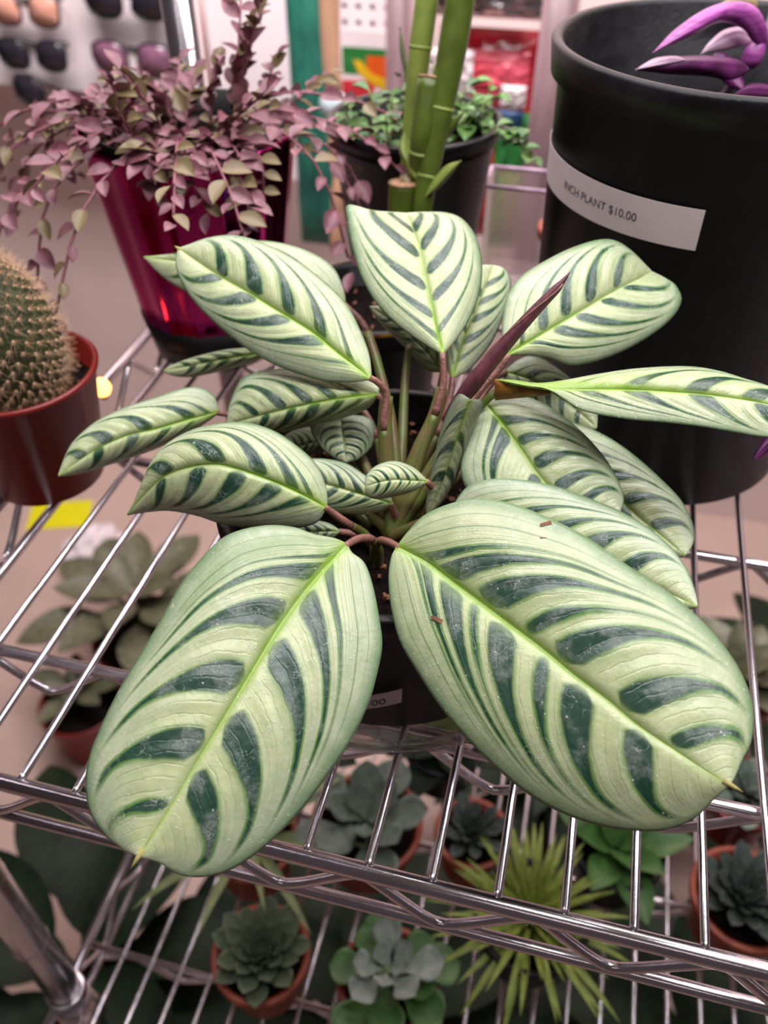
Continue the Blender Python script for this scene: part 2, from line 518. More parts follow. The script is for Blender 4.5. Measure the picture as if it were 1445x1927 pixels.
def shelf(z):
    rt = 0.0037
    mb = MB()
    mb.add(*tube_vf([(AL, BF, z), (AR, BF, z)], rt, 14))
    mb.add(*tube_vf([(AL, BR, z), (AR, BR, z)], rt, 14))
    mb.add(*tube_vf([(AL, BF, z), (AL, BR, z)], rt, 14))
    mb.add(*tube_vf([(AR, BF, z), (AR, BR, z)], rt, 14))
    fr = mb.obj('shelf_frame', M['chrome'], unit)
    zb = z - 0.036
    for (p, q) in (((AL, BF + 0.002), (AR, BF + 0.002)), ((AL, BR - 0.002), (AR, BR - 0.002)), ((AL + 0.002, BF), (AL + 0.002, BR))):
        obj('lower_rail', *tube_vf([(p[0], p[1], zb), (q[0], q[1], zb)], 0.0029, 12), M['chrome'], fr)
    # zigzag truss wire between the two front rails, likewise at the back and on the left side

    def zig(p, q, per, ph):
        p, q = np.array(p), np.array(q)
        L = np.linalg.norm(q - p); d = (q - p) / L
        pts = []
        s = -ph
        while s < L:
            for ds, zz in ((0.0, 1), (0.10 * per, 1), (0.45 * per, 0), (0.62 * per, 0)):
                t = s + ds
                if 0 <= t <= L: pts.append((*(p + d * t), z - 0.007 if zz else zb + 0.006))
            s += per
        return tube_vf(cr(pts, 6 * len(pts)), 0.0023, 8)
    obj('truss_wire', *zig((AL, BF + 0.001), (AR, BF + 0.001), 0.069, 0.02), M['chrome'], fr)
    obj('truss_wire', *zig((AL, BR - 0.001), (AR, BR - 0.001), 0.069, 0.02), M['chrome'], fr)
    obj('truss_wire', *zig((AL + 0.001, BF), (AL + 0.001, BR), 0.069, 0.03), M['chrome'], fr)
    # cross ribs below the wires
    for b in (0.2085, 0.36, 0.51):
        rb = obj('cross_rib', *tube_vf([(AL, b, z - 0.0050), (AR, b, z - 0.0050)], 0.0030, 12), M['chrome'], fr)
        obj('truss_wire', *zig((AL, b), (AR, b), 0.0762, 0.04), M['chrome'], fr)
    k = math.ceil((AL + 0.012 - OFF) / SP)
    first = None
    while OFF + SP * k < AR - 0.008:
        a = OFF + SP * k
        P = [(a, BF - 0.001, z + 0.0015), (a, BF + 0.004, z + 0.0022), (a, 0.38, z + 0.0022), (a, BR - 0.004, z + 0.0022), (a, BR + 0.001, z + 0.0015)]
        if first is None:
            first = obj('wire', *tube_vf(P, 0.0018, 12), M['chrome'], fr)
            fa, me, loc = a, first.data, WORLD[first.name].copy()
        else:
            inst('wire', me, fr, loc + Vector((a - fa, 0, 0)), None)
        k += 1
    # corner collars
    for (px, py) in ((AL + 0.005, 0.168), (AL + 0.005, BR - 0.012), (AR, 0.168), (AR, BR - 0.012)):
        V, Fc = lathe_vf([(0.0131, 0.014), (0.0150, 0.014), (0.0162, -0.036), (0.0178, -0.040), (0.0178, -0.046), (0.0131, -0.046)], (px, py, z), 32)
        obj('collar', V, Fc, M['chrome'], fr)


shelf(0.0)
shelf(ZL)
ZS = 0.0040                    # top of the wires

# ---------------------------------------------------------------- shared pot / soil / label helpers


def pot_profile(r0, r1, h, lip=0.006, lipw=0.003, t=0.002):
    """outer base radius r0, rim radius r1, height h, with a turned-over lip"""
    hl = h - lip
    rl = r0 + (r1 - lipw - r0) * hl / h
    return [(0.0, 0.0), (r0 - 0.003, 0.0), (r0, 0.002), (rl, hl), (r1, hl + 0.0008), (r1 + 0.0006, h - 0.001), (r1 - 0.0008, h),
            (r1 - lipw - t + 0.0016, h), (r1 - lipw - t, h - 0.001), (r0 + (r1 - lipw - r0) * 0.3 - t, h * 0.3), (0.0, h * 0.3)]


def make_pot(parent, c, r0, r1, h, material, lip=0.006, name='pot', lipw=0.003, n=56):
    return obj(name, *lathe_vf(pot_profile(r0, r1, h, lip, lipw), c, n), material, parent)


def make_soil(parent, c, r, z, seed=0, chips=0, material=None):
    rng = np.random.default_rng(seed)
    n, rings = 40, 9
    V = [(c[0], c[1], z + 0.002)]
    for i in range(1, rings + 1):
        for k in range(n):
            t = 2 * PI * k / n; rr = r * i / rings
            V.append((c[0] + rr * math.cos(t), c[1] + rr * math.sin(t), z + (rng.normal() * 0.0011 if i < rings else -0.001)))
    Fc = [(0, 1 + k, 1 + (k + 1) % n) for k in range(n)]
    for i in range(rings - 1):
        for k in range(n):
            a, b = 1 + i * n, 1 + (i + 1) * n
            Fc.append((a + k, b + k, b + (k + 1) % n, a + (k + 1) % n))
    s = obj('soil', V, Fc, material or M['soil'], parent)
    if chips:
        mb = MB()
        for _ in range(chips):
            t, rr = rng.uniform(0, 2 * PI), r * math.sqrt(rng.uniform(0, 0.95))
            p = np.array([c[0] + rr * math.cos(t), c[1] + rr * math.sin(t), z + 0.001])
            sz = rng.uniform(0.0010, 0.0028, 3); q = Euler(rng.uniform(0, 6, 3)).to_matrix()
            V2, F2 = box_vf(-sz / 2, sz / 2)
            mb.add([tuple(p + np.array(q @ Vector(v))) for v in V2], F2)
        tag(mb.obj('bark_chips', M['bark'], s, False), kind='stuff')
    return s


def cone_hit(x, y, c, r0, r1, h):
    """where the line of sight through a picture point meets the outer wall of a pot: (angle, height)"""
    d = ray(x, y)
    f = lambda t: (lambda p: math.hypot(p[0] - c[0], p[1] - c[1]) - (r0 + (r1 - r0) * (p[2] - c[2]) / h))(CAM + d * t)
    t0 = 0.1; best = None
    for t in np.linspace(0.1, 1.2, 2200):
        if f(t) <= 0: best = t; break
        if best is None or True: last = t
    if best is None: best = min(np.linspace(0.1, 1.2, 2200), key=f)
    p = CAM + d * best
    return math.atan2(p[1] - c[1], p[0] - c[0]), p[2] - c[2]


def text_vf(body, size):
    cu = bpy.data.curves.new('lettering', 'FONT'); cu.body = body; cu.size = size
    cu.fill_mode = 'FRONT'
    to = bpy.data.objects.new('lettering', cu)
    COL.objects.link(to)
    dg = bpy.context.evaluated_depsgraph_get()
    me = bpy.data.meshes.new_from_object(to.evaluated_get(dg))
    V = [tuple(v.co) for v in me.vertices]; Fc = [tuple(p.vertices) for p in me.polygons]
    bpy.data.objects.remove(to); bpy.data.meshes.remove(me); bpy.data.curves.remove(cu)
    return V, Fc


def pot_label(parent, c, r0, r1, h, ta, tb, za, zb, width, text=None, tsize=0.006, tx=0.0, tz=0.0):
    """a paper strip from (angle ta, height za) to (tb, zb) round a pot's wall, with lettering"""
    def wall(th, z, off):
        r = r0 + (r1 - r0) * z / h + off
        return (c[0] + r * math.cos(th), c[1] + r * math.sin(th), c[2] + z)
    n = 30; V, Fc = [], []
    for i in range(n + 1):
        s = i / n; th = ta + (tb - ta) * s; z = za + (zb - za) * s
        V += [wall(th, z - width / 2, 0.0004), wall(th, z + width / 2, 0.0004), wall(th, z + width / 2, 0.0007), wall(th, z - width / 2, 0.0007)]
    for i in range(n):
        a, b = 4 * i, 4 * i + 4
        for k in range(4): Fc.append((a + k, b + k, b + (k + 1) % 4, a + (k + 1) % 4))
    Fc += [(0, 1, 2, 3), (4 * n + 3, 4 * n + 2, 4 * n + 1, 4 * n)]
    lb = obj('price_label', V, Fc, M['paper'], parent, False)
    lb['label'] = 'white paper price label'
    if text:
        rm = r0 + (r1 - r0) * (za + zb) / 2 / h
        V, Fc = text_vf(text, tsize)
        out = []
        for v in V:
            s = (tx + v[0]) / (rm * abs(tb - ta))
            out.append(wall(ta + (tb - ta) * s, za + (zb - za) * s + v[1] + tz, 0.0009))
        obj('lettering', out, Fc, M['ink'], lb, False)
    return lb


# ---------------------------------------------------------------- the striped prayer plant
PC = np.array([-0.064, 0.272, ZS + 0.0025])       # pot centre at its foot
plant = thing('prayer_plant', tuple(PC), 'prayer plant with pale green, dark-barred leaves in a black pot, nearest the camera', 'plant')
PR0, PR1, PH = 0.070, 0.0765, 0.080
make_pot(plant, PC, PR0, PR1, PH, M['blackrim'], 0.014)
make_soil(plant, PC, 0.068, PC[2] + 0.066, 3, 160)
ta, za = cone_hit(600, 1318, PC, PR0, PR1, PH)
tb, zb = cone_hit(756, 1306, PC, PR0, PR1, PH)
lw = (tb - ta) * (PR0 + 0.007)
pot_label(plant, PC, PR0, PR1, PH, ta, tb, za, zb, 0.0105, '00', 0.0062, lw - 0.0155, -0.0030)
# saucer
SR = 0.091
V, Fc = lathe_vf([(0.0, 0.0), (SR - 0.012, 0.0), (SR - 0.010, 0.0012), (SR - 0.006, 0.013), (SR, 0.016), (SR + 0.001, 0.0175), (SR - 0.001, 0.0178),
                  (SR - 0.0075, 0.0142), (SR - 0.0115, 0.0022), (0.0, 0.0016)], (PC[0], PC[1], ZS), 72)
o = obj('saucer', V, Fc, M['clear']); tag(o, 'clear plastic saucer under the black pot of the striped prayer plant', 'saucer')

HV = lambda v: 0.42 * v ** 1.5 + 0.30 * v ** 5


def leaf(mid, left, right, db, dt, arch=0.0, dl=0.005, dr=0.005, puff=0.0022, nu=96, nv=20, stl=None, strt=None, seed=0,
         warm=0.5, spike=0.0, tone=1.0, curl=0.0, stalk=None, big=1.0):
    rng = np.random.default_rng(seed + 11)
    A = cr(mid, nu + 1)
    Lf = cr([mid[0]] + left + [mid[-1]], nu + 1)
    Rt = cr([mid[0]] + right + [mid[-1]], nu + 1)
    u = np.linspace(0, 1, nu + 1)[:, None]
    s = np.linspace(-1, 1, 2 * nv + 1)[None, :]
    s = np.sign(s) * (0.75 * np.abs(s) + 0.25 * np.abs(s) ** 2)
    a = np.abs(s)
    E = np.where((s < 0)[..., None], Lf[:, None, :], Rt[:, None, :])
    # rows sweep towards the tip so that the bars cross the blade like its veins
    px = A[:, None, :] * (1 - a)[..., None] + E * a[..., None]
    bell = np.sin(PI * u) ** 0.8
    d = db + (dt - db) * u + arch * 4 * u * (1 - u) + np.where(s < 0, dl, dr) * (a ** 1.6) * bell + curl * (u ** 4)
    P = PD(px[..., 0], px[..., 1], d)
    gu = np.gradient(P, axis=0); gv = np.gradient(P, axis=1)
    N = np.cross(gu, gv); N /= np.linalg.norm(N, axis=-1)[..., None] + 1e-12
    flip = np.sign(((CAM - P) * N).sum(-1).mean()) or 1.0
    N *= flip
    half = np.where(s < 0, np.linalg.norm(Lf - A, axis=1)[:, None], np.linalg.norm(Rt - A, axis=1)[:, None])
    leng = np.linalg.norm(np.diff(A, axis=0), axis=1).sum()
    m = half * a / leng                                     # distance from the midrib / leaf length
    hv = HV(a)
    wv = (u - hv) / np.maximum(1 - hv, 1e-3)

    def auto(off):
        out, p = [], 0.05 + off
        while p < 0.86:
            out.append((p, rng.uniform(0.030, 0.046) * big * (0.55 if p < 0.12 else 1) * (0.75 if p > 0.72 else 1)))
            p += rng.uniform(0.145, 0.185)
        return out
    lft, rgt = stl or auto(rng.uniform(0.0, 0.06)), strt or auto(rng.uniform(0.05, 0.12))
    mw = 0.013 * (1 - 0.75 * u) + 0.002
    # relief: puffed halves, sunken midrib, ribbing along the veins
    h = puff * np.sin(PI * np.minimum(a, 1)) ** 0.8 * bell + 0.00022 * np.cos(2 * PI * wv * 13) * bell * sst(0.05, .3, a) * (1 - sst(.5, .8, a))
    h -= 0.0012 * np.exp(-(m / 0.012) ** 2) * bell
    P = P + N * h[..., None]
    n2 = 2 * nv + 1
    V = P.reshape(-1, 3)
    Fc = []
    for i in range(nu):
        for k in range(n2 - 1):
            q = (i * n2 + k, i * n2 + k + 1, (i + 1) * n2 + k + 1, (i + 1) * n2 + k)
            Fc.append(q if flip > 0 else q[::-1])
    o = obj('leaf', V, Fc, leaf_mat(lft, rgt, warm, tone), plant, True, origin=P[0, nv])
    me = o.data
    one = np.ones_like(wv)
    for nm, arr in (('w', wv), ('a', a * one), ('mr', m / mw), ('u', u * one), ('side', np.sign(s) * one)):
        at = me.attributes.new('v_' + nm, 'FLOAT', 'POINT')
        at.data.foreach_set('value', np.clip(arr, -6, 50).ravel().astype(np.float32))
    md = o.modifiers.new('thickness', 'SOLIDIFY'); md.thickness = 0.00045; md.offset = -1
    KEEP.append((px, P, N))
    if spike:
        t = P[-1, nv]; dr_ = P[-1, nv] - P[-6, nv]; dr_ /= np.linalg.norm(dr_)
        obj('leaf_tip', *tube_vf([t - dr_ * 0.002, t + dr_ * spike * 0.4, t + dr_ * spike], [0.0011, 0.0007, 0.0001], 6), M['tip'], o)
    if stalk:
        base = P[0, nv]
        pts = [base + (P[3, nv] - base) * 0.3] + [PD(x, y, z) for (x, y, z) in stalk]
        Q = cr(pts, 26)
        nb = 9
        obj('leaf_joint', *tube_vf(Q[:nb + 1], np.linspace(0.0013, 0.0018, nb + 1), 10), M['stalk'], o)
        obj('leaf_stalk', *tube_vf(Q[nb:], np.linspace(0.0017, 0.0027, 26 - nb), 10), M['stem'], o)
    return o


KEEP = []
CROWN = (735, 1010, 0.358)
# 1 front left, the big one over the rail
leaf([(652, 1024), (590, 1092), (530, 1172), (470, 1270), (425, 1345), (370, 1435), (320, 1520), (262, 1610)],
     [(628, 1014), (590, 1006), (550, 993), (500, 990), (440, 1003), (400, 1030), (345, 1095), (290, 1190), (230, 1290), (190, 1370), (168, 1430), (163, 1480), (172, 1530), (200, 1570), (235, 1598)],
     [(662, 1042), (685, 1060), (700, 1100), (712, 1160), (718, 1215), (708, 1270), (690, 1330), (655, 1400), (610, 1465), (560, 1530), (500, 1590), (440, 1632), (390, 1648), (340, 1645), (300, 1622)],
     0.312, 0.258, -0.005, 0.012, 0.003, 0.0030, 120, 36,
     [(0.020, 0.016), (0.105, 0.042), (0.262, 0.050), (0.460, 0.054), (0.660, 0.054), (0.840, 0.018)],
     [(0.075, 0.022), (0.185, 0.044), (0.345, 0.052), (0.570, 0.058), (0.745, 0.052)], 1, 0.45, 0.0042,
     stalk=[(675, 1014, 0.322), (700, 1016, 0.330), (712, 1040, 0.345), (708, 1090, 0.362)])
# 2 front right, the largest
leaf([(748, 1029), (800, 1055), (850, 1093), (900, 1130), (960, 1175), (1020, 1220), (1080, 1270), (1140, 1315), (1200, 1365), (1270, 1412), (1330, 1452), (1372, 1476)],
     [(768, 1002), (800, 970), (850, 948), (900, 940), (960, 948), (1030, 975), (1100, 1010), (1180, 1065), (1250, 1110), (1310, 1160), (1360, 1215), (1395, 1270), (1415, 1330), (1413, 1390), (1395, 1430), (1382, 1458)],
     [(737, 1050), (732, 1090), (738, 1150), (755, 1210), (790, 1270), (830, 1330), (880, 1390), (930, 1440), (990, 1490), (1050, 1525), (1120, 1550), (1200, 1562), (1260, 1558), (1310, 1535), (1345, 1500)],
     0.316, 0.254, -0.005, 0.010, 0.004, 0.0034, 120, 36,
     [(0.07, 0.020), (0.145, 0.042), (0.265, 0.048), (0.385, 0.020), (0.49, 0.048), (0.68, 0.046), (0.83, 0.028)],
     [(0.03, 0.012), (0.075, 0.024), (0.165, 0.042), (0.24, 0.010), (0.33, 0.047), (0.455, 0.020), (0.565, 0.050), (0.745, 0.044)], 2, 0.95, 0.0042,
     stalk=[(730, 1020, 0.326), (712, 1020, 0.335), (705, 1045, 0.350), (720, 1090, 0.364)])
# 3 upper left
leaf([(698, 713), (640, 667), (585, 622), (525, 585), (465, 548), (415, 520), (375, 494), (336, 468)],
     [(665, 718), (610, 716), (560, 702), (510, 682), (460, 652), (410, 612), (370, 572), (345, 536), (332, 500)],
     [(694, 670), (680, 630), (655, 580), (620, 540), (570, 500), (520, 470), (470, 450), (430, 444), (390, 449), (357, 461)],
     0.345, 0.392, -0.006, 0.004, 0.010, 0.0030, 100, 26, None, None, 3, 0.3, 0.003,
     stalk=[(714, 722, 0.347), (727, 745, 0.350), (722, 800, 0.352), (730, 900, 0.358), CROWN])
# 4 top centre, upright
leaf([(833, 666), (817, 595), (802, 525), (786, 455), (765, 402)],
     [(800, 647), (750, 612), (710, 572), (680, 520), (662, 460), (654, 415), (655, 387), (700, 397)],
     [(856, 640), (882, 600), (901, 550), (906, 500), (896, 450), (872, 416), (842, 402), (800, 400)],
     0.352, 0.392, -0.006, 0.006, 0.010, 0.0026, 100, 26,
     [(0.10, 0.035), (0.27, 0.042), (0.46, 0.046), (0.68, 0.046), (0.85, .03)], [(0.16, 0.03), (0.38, 0.040), (0.56, 0.042), (0.73, 0.04), (.87, .034)], 4, 0.7,
     stalk=[(834, 690, 0.353), (834, 725, 0.354), (815, 790, 0.356), (785, 880, 0.358), (755, 980, 0.36)])
# 5 behind 4, right
leaf([(850, 713), (868, 650), (892, 590), (912, 540), (928, 500)],
     [(840, 680), (838, 640), (850, 590), (870, 540), (900, 503)],
     [(885, 692), (925, 642), (950, 582), (960, 535), (950, 508)],
     0.372, 0.405, -0.004, 0.006, 0.006, 0.0020, 70, 20, None, None, 5, 0.2,
     stalk=[(848, 740, 0.372), (830, 800, 0.370), (780, 900, 0.365), CROWN])
# 6 upper right
leaf([(955, 668), (1000, 640), (1050, 610), (1100, 580), (1150, 550), (1190, 530), (1226, 512)],
     [(946, 640), (947, 595), (956, 555), (982, 520), (1030, 490), (1080, 466), (1130, 452), (1162, 456), (1192, 477)],
     [(985, 667), (1030, 672), (1072, 686), (1120, 679), (1180, 656), (1230, 626), (1265, 596), (1281, 566), (1272, 540), (1252, 525)],
     0.348, 0.372, -0.005, 0.008, 0.004, 0.0026, 100, 26, None, None, 6, 0.6,
     stalk=[(940, 695, 0.350), (900, 740, 0.352), (840, 830, 0.354), (780, 930, 0.358), CROWN])
# 7 right, held flat
leaf([(932, 715), (1000, 727), (1060, 731), (1150, 731), (1250, 735), (1350, 744), (1445, 760), (1530, 785)],
     [(965, 716), (1010, 722), (1060, 718), (1130, 705), (1200, 695), (1290, 691), (1350, 699), (1400, 714), (1445, 728), (1500, 752)],
     [(990, 725), (1030, 731), (1062, 752), (1100, 774), (1180, 789), (1250, 795), (1320, 803), (1390, 815), (1445, 823), (1495, 815)],
     0.335, 0.285, -0.004, 0.016, -0.004, 0.0016, 100, 26, [(0.2, 0.02), (0.42, 0.03), (0.62, 0.04), (0.8, 0.04)],
     [(0.12, 0.03), (0.26, 0.040), (0.43, 0.045), (0.64, 0.045), (0.83, 0.03)], 7, 0.7)
# 8 below 7, half in its shade
leaf([(915, 761), (950, 802), (985, 850), (1012, 890), (1045, 925), (1090, 950), (1165, 965)],
     [(895, 790), (876, 840), (868, 890), (890, 935), (950, 985), (1040, 1010), (1115, 1000)],
     [(960, 745), (1010, 755), (1060, 785), (1110, 830), (1150, 882), (1172, 935)],
     0.345, 0.318, -0.002, 0.004, 0.006, 0.0024, 100, 26, [(0.09, 0.03), (0.2, 0.055), (0.5, 0.05), (0.75, 0.04)], None, 8, 0.3,
     stalk=[(900, 765, 0.348), (860, 810, 0.352), (800, 900, 0.356), CROWN])
# 9 between 8 and 2
leaf([(852, 962), (950, 985), (1060, 1025), (1180, 1080), (1250, 1112), (1312, 1142)],
     [(862, 938), (885, 914), (930, 902), (990, 905), (1050, 918), (1110, 940), (1170, 965), (1220, 995), (1260, 1030), (1290, 1070), (1305, 1108)],
     [(870, 1010), (950, 1065), (1060, 1110), (1170, 1140), (1250, 1152)],
     0.338, 0.290, -0.002, 0.006, 0.006, 0.0022, 100, 26, None, None, 9, 0.05,
     stalk=[(830, 965, 0.342), (790, 985, 0.350), CROWN])
# 10 far right, shade put into its darker tone
leaf([(1000, 795), (1070, 850), (1140, 915), (1210, 980), (1290, 1045)],
     [(1040, 790), (1090, 800), (1140, 822), (1190, 856), (1240, 900), (1280, 942), (1302, 985), (1304, 1020)],
     [(1000, 850), (1040, 920), (1110, 990), (1200, 1035), (1260, 1050)],
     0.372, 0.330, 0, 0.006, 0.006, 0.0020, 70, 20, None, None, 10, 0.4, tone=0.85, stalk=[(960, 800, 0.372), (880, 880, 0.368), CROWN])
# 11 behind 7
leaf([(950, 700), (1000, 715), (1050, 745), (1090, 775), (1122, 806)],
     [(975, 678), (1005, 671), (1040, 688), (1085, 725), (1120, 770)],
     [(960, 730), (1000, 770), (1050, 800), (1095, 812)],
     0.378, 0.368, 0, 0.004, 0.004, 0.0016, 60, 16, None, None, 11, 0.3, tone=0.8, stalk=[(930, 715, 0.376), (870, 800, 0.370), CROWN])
# 12 middle left, folded
leaf([(712, 742), (640, 750), (570, 763), (510, 777), (460, 790), (430, 799)],
     [(690, 768), (640, 786), (580, 801), (530, 812), (490, 815), (455, 808)],
     [(706, 722), (650, 708), (590, 698), (540, 695), (490, 700), (457, 713), (440, 742), (430, 775)],
     0.350, 0.372, -0.003, 0.012, 0.012, 0.0016, 100, 26, None, None, 12, 0.4,
     stalk=[(722, 760, 0.352), (724, 830, 0.355), (735, 930, 0.358), CROWN])
# 13 left
leaf([(614, 956), (560, 926), (500, 900), (440, 880), (400, 873), (350, 880), (310, 896), (276, 926), (241, 968)],
     [(592, 984), (540, 994), (480, 993), (420, 985), (370, 969), (320, 960), (280, 962)],
     [(613, 922), (599, 882), (570, 850), (520, 815), (470, 798), (420, 797), (360, 811), (310, 840), (286, 870), (271, 905), (255, 942)],
     0.334, 0.345, -0.008, 0.010, 0.014, 0.0024, 100, 26, [(0.1, 0.035), (0.25, 0.044), (0.42, 0.046), (0.6, 0.04), (.78, .03)],
     [(0.07, 0.02), (0.17, 0.036), (0.33, 0.045), (0.52, 0.05), (0.74, 0.035)], 13, 0.4, curl=0.010,
     stalk=[(630, 968, 0.337), (652, 984, 0.340), (690, 1010, 0.352), (715, 1050, 0.362)])
# 14 far left
leaf([(412, 776), (350, 791), (290, 808), (240, 819), (190, 841), (150, 866), (110, 896)],
     [(375, 802), (310, 836), (250, 859), (190, 878), (150, 890)],
     [(402, 746), (375, 730), (340, 733), (290, 750), (230, 770), (180, 795), (140, 830), (124, 858)],
     0.385, 0.375, -0.003, 0.010, 0.008, 0.0018, 80, 22, [(0.12, .03), (0.3, .035), (0.5, .04), (0.72, .035)], [(0.05, .02), (0.17, 0.04), (0.42, 0.045), (0.65, 0.045), (0.82, .03)], 14, 0.3,
     stalk=[(440, 785, 0.386), (520, 830, 0.384), (620, 920, 0.375), (700, 990, 0.365)])
# 15 behind 3
leaf([(650, 572), (580, 545), (500, 515), (420, 500), (345, 492), (271, 484)],
     [(600, 590), (520, 590), (430, 575), (360, 552), (310, 523)],
     [(646, 545), (628, 506), (592, 480), (540, 461), (480, 454), (400, 462), (330, 478)],
     0.395, 0.425, -0.003, 0.006, 0.006, 0.0018, 70, 20, None, None, 15, 0.5, stalk=[(690, 620, 0.392), (720, 720, 0.385), (735, 880, 0.372), CROWN])
# 16 thin, edge-on
leaf([(520, 662), (470, 668), (420, 676), (360, 688), (308, 698)],
     [(470, 682), (420, 696), (362, 708), (325, 706)],
     [(510, 650), (470, 655), (420, 660), (360, 675), (325, 688)],
     0.405, 0.425, 0, 0.004, 0.004, 0.001, 60, 14, None, None, 16, 0.4, stalk=[(600, 720, 0.395), (690, 880, 0.375), CROWN])
# 17 small, centre
leaf([(804, 906), (770, 904), (740, 903), (712, 908), (689, 916)],
     [(778, 922), (740, 933), (705, 937), (691, 930)],
     [(778, 882), (742, 869), (708, 878), (690, 897)],
     0.340, 0.334, -0.003, 0.004, 0.006, 0.0012, 70, 18, None, None, 17, 0.05, big=0.6,
     stalk=[(815, 925, 0.346), (800, 975, 0.355), (780, 1010, 0.360)])
# 18 behind 17 and 13
leaf([(738, 948), (690, 933), (640, 918), (590, 905), (540, 890)],
     [(715, 962), (670, 967), (620, 962), (570, 940)],
     [(728, 925), (690, 898), (650, 873), (600, 864), (560, 870)],
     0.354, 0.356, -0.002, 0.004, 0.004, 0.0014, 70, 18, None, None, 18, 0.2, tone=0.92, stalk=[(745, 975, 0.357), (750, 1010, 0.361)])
# 19 upright folded leaf, seen from its back
leaf([(884, 752), (868, 800), (850, 855), (832, 910), (804, 970)],
     [(862, 744), (838, 790), (822, 845), (810, 905), (803, 950)],
     [(907, 757), (893, 800), (873, 850), (857, 900), (832, 942)],
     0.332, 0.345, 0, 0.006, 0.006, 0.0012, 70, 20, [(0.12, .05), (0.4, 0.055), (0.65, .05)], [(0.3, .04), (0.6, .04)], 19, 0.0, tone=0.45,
     stalk=None)
# 20 behind the stalks, dimness put into its darker tone
leaf([(640, 782), (644, 810), (648, 840), (651, 869)],
     [(600, 790), (585, 805), (602, 838), (628, 860)],
     [(690, 785), (706, 805), (700, 838), (676, 862)],
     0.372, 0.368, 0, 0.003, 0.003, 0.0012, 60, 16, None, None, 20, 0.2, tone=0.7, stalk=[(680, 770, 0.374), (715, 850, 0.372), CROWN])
# 21 left of 20, shadow put into its darker tone
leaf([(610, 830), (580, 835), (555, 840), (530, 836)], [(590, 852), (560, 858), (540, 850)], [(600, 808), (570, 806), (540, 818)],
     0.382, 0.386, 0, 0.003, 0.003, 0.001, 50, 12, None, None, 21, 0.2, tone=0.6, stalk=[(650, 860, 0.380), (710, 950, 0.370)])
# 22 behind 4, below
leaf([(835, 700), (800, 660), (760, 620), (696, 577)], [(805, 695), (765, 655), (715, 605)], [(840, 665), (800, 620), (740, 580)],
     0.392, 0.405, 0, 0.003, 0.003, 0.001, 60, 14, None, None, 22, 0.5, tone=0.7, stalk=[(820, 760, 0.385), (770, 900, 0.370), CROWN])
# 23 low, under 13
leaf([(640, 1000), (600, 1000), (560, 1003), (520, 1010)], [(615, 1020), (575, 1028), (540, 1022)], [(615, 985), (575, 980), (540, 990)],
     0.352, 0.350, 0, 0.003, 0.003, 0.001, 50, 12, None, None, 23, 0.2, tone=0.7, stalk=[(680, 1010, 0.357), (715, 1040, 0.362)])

# rolled new leaf
Q = cr([PD(x, y, d) for x, y, d in ((838, 792, 0.348), (868, 750, 0.342), (930, 672, 0.334), (1000, 592, 0.327), (1050, 540, 0.323), (1073, 511, 0.321))], 30)
rr = np.concatenate([np.linspace(0.0020, 0.0036, 8), np.linspace(0.0036, 0.0018, 19), [0.0012, 0.0007, 0.0001]])
o = obj('rolled_leaf', *tube_vf(Q, rr, 14), M['spear'], plant); o['label'] = 'dark red rolled new leaf'
# the seam of the rolled leaf winds once round it
T, Nn, Bb = frames(Q)
sm = [Q[i] + (Nn[i] * math.cos(i * 0.16 + 2) + Bb[i] * math.sin(i * 0.16 + 2)) * rr[i] * 1.0 for i in range(2, 28)]
obj('leaf_seam', *tube_vf(sm, 0.0004, 6), M['stalk'], o)
# yellowed fold under the flat leaf's base
P0 = [PD(x, y, d) for x, y, d in ((931, 713, 0.3345), (965, 722, 0.334), (1000, 731, 0.333), (1034, 738, 0.332))]
P1 = [PD(x, y, d) for x, y, d in ((931, 752, 0.340), (960, 749, 0.338), (1000, 745, 0.335), (1036, 741, 0.3325))]
V, Fc = [], []
for t in range(5):
    s = t / 4
    for k in range(4): V.append(P0[k] * (1 - s) + P1[k] * s + np.array([0, -0.001, 0.001]) * math.sin(PI * s))
for t in range(4):
    for k in range(3): Fc.append((t * 4 + k, t * 4 + k + 1, t * 4 + 5 + k, t * 4 + 4 + k))
o = obj('leaf_fold', V, Fc, M['fold'], plant); o['label'] = 'yellow orange folded leaf base'
md = o.modifiers.new('thickness', 'SOLIDIFY'); md.thickness = 0.0005
Q = cr([PD(x, y, d) for x, y, d in ((936, 735, 0.338), (900, 770, 0.343), (850, 850, 0.350), (790, 940, 0.357), CROWN)], 20)
obj('leaf_stalk', *tube_vf(Q, np.linspace(0.0016, 0.0026, 20), 10), M['stem'], plant)
# sheathing stems in the middle of the clump
for pts, r0, r1 in ((((727, 745, 0.352), (724, 800, 0.354), (728, 880, 0.357), (738, 960, 0.360), (742, 1030, 0.364)), 0.0028, 0.0042),
                    (((832, 730, 0.357), (815, 790, 0.358), (788, 850, 0.359), (762, 930, 0.361), (748, 1020, 0.364)), 0.0026, 0.0048),
                    (((770, 650, 0.385), (762, 720, 0.380), (758, 800, 0.374), (752, 900, 0.368), (745, 1000, 0.364)), 0.0016, 0.0030),
                    (((692, 625, 0.375), (712, 690, 0.372), (735, 790, 0.369), (745, 900, 0.366), (746, 1010, 0.365)), 0.0018, 0.0034),
                    (((690, 960, 0.356), (705, 975, 0.358), (728, 1000, 0.361), (735, 1040, 0.366)), 0.0022, 0.0030),
                    (((822, 960, 0.352), (800, 985, 0.356), (775, 1010, 0.360), (760, 1040, 0.366)), 0.0018, 0.0030)):
    Q = cr([PD(*p) for p in pts], 22)
    obj('stem', *tube_vf(Q, np.linspace(r0, r1, 22), 12), M['stem'], plant)

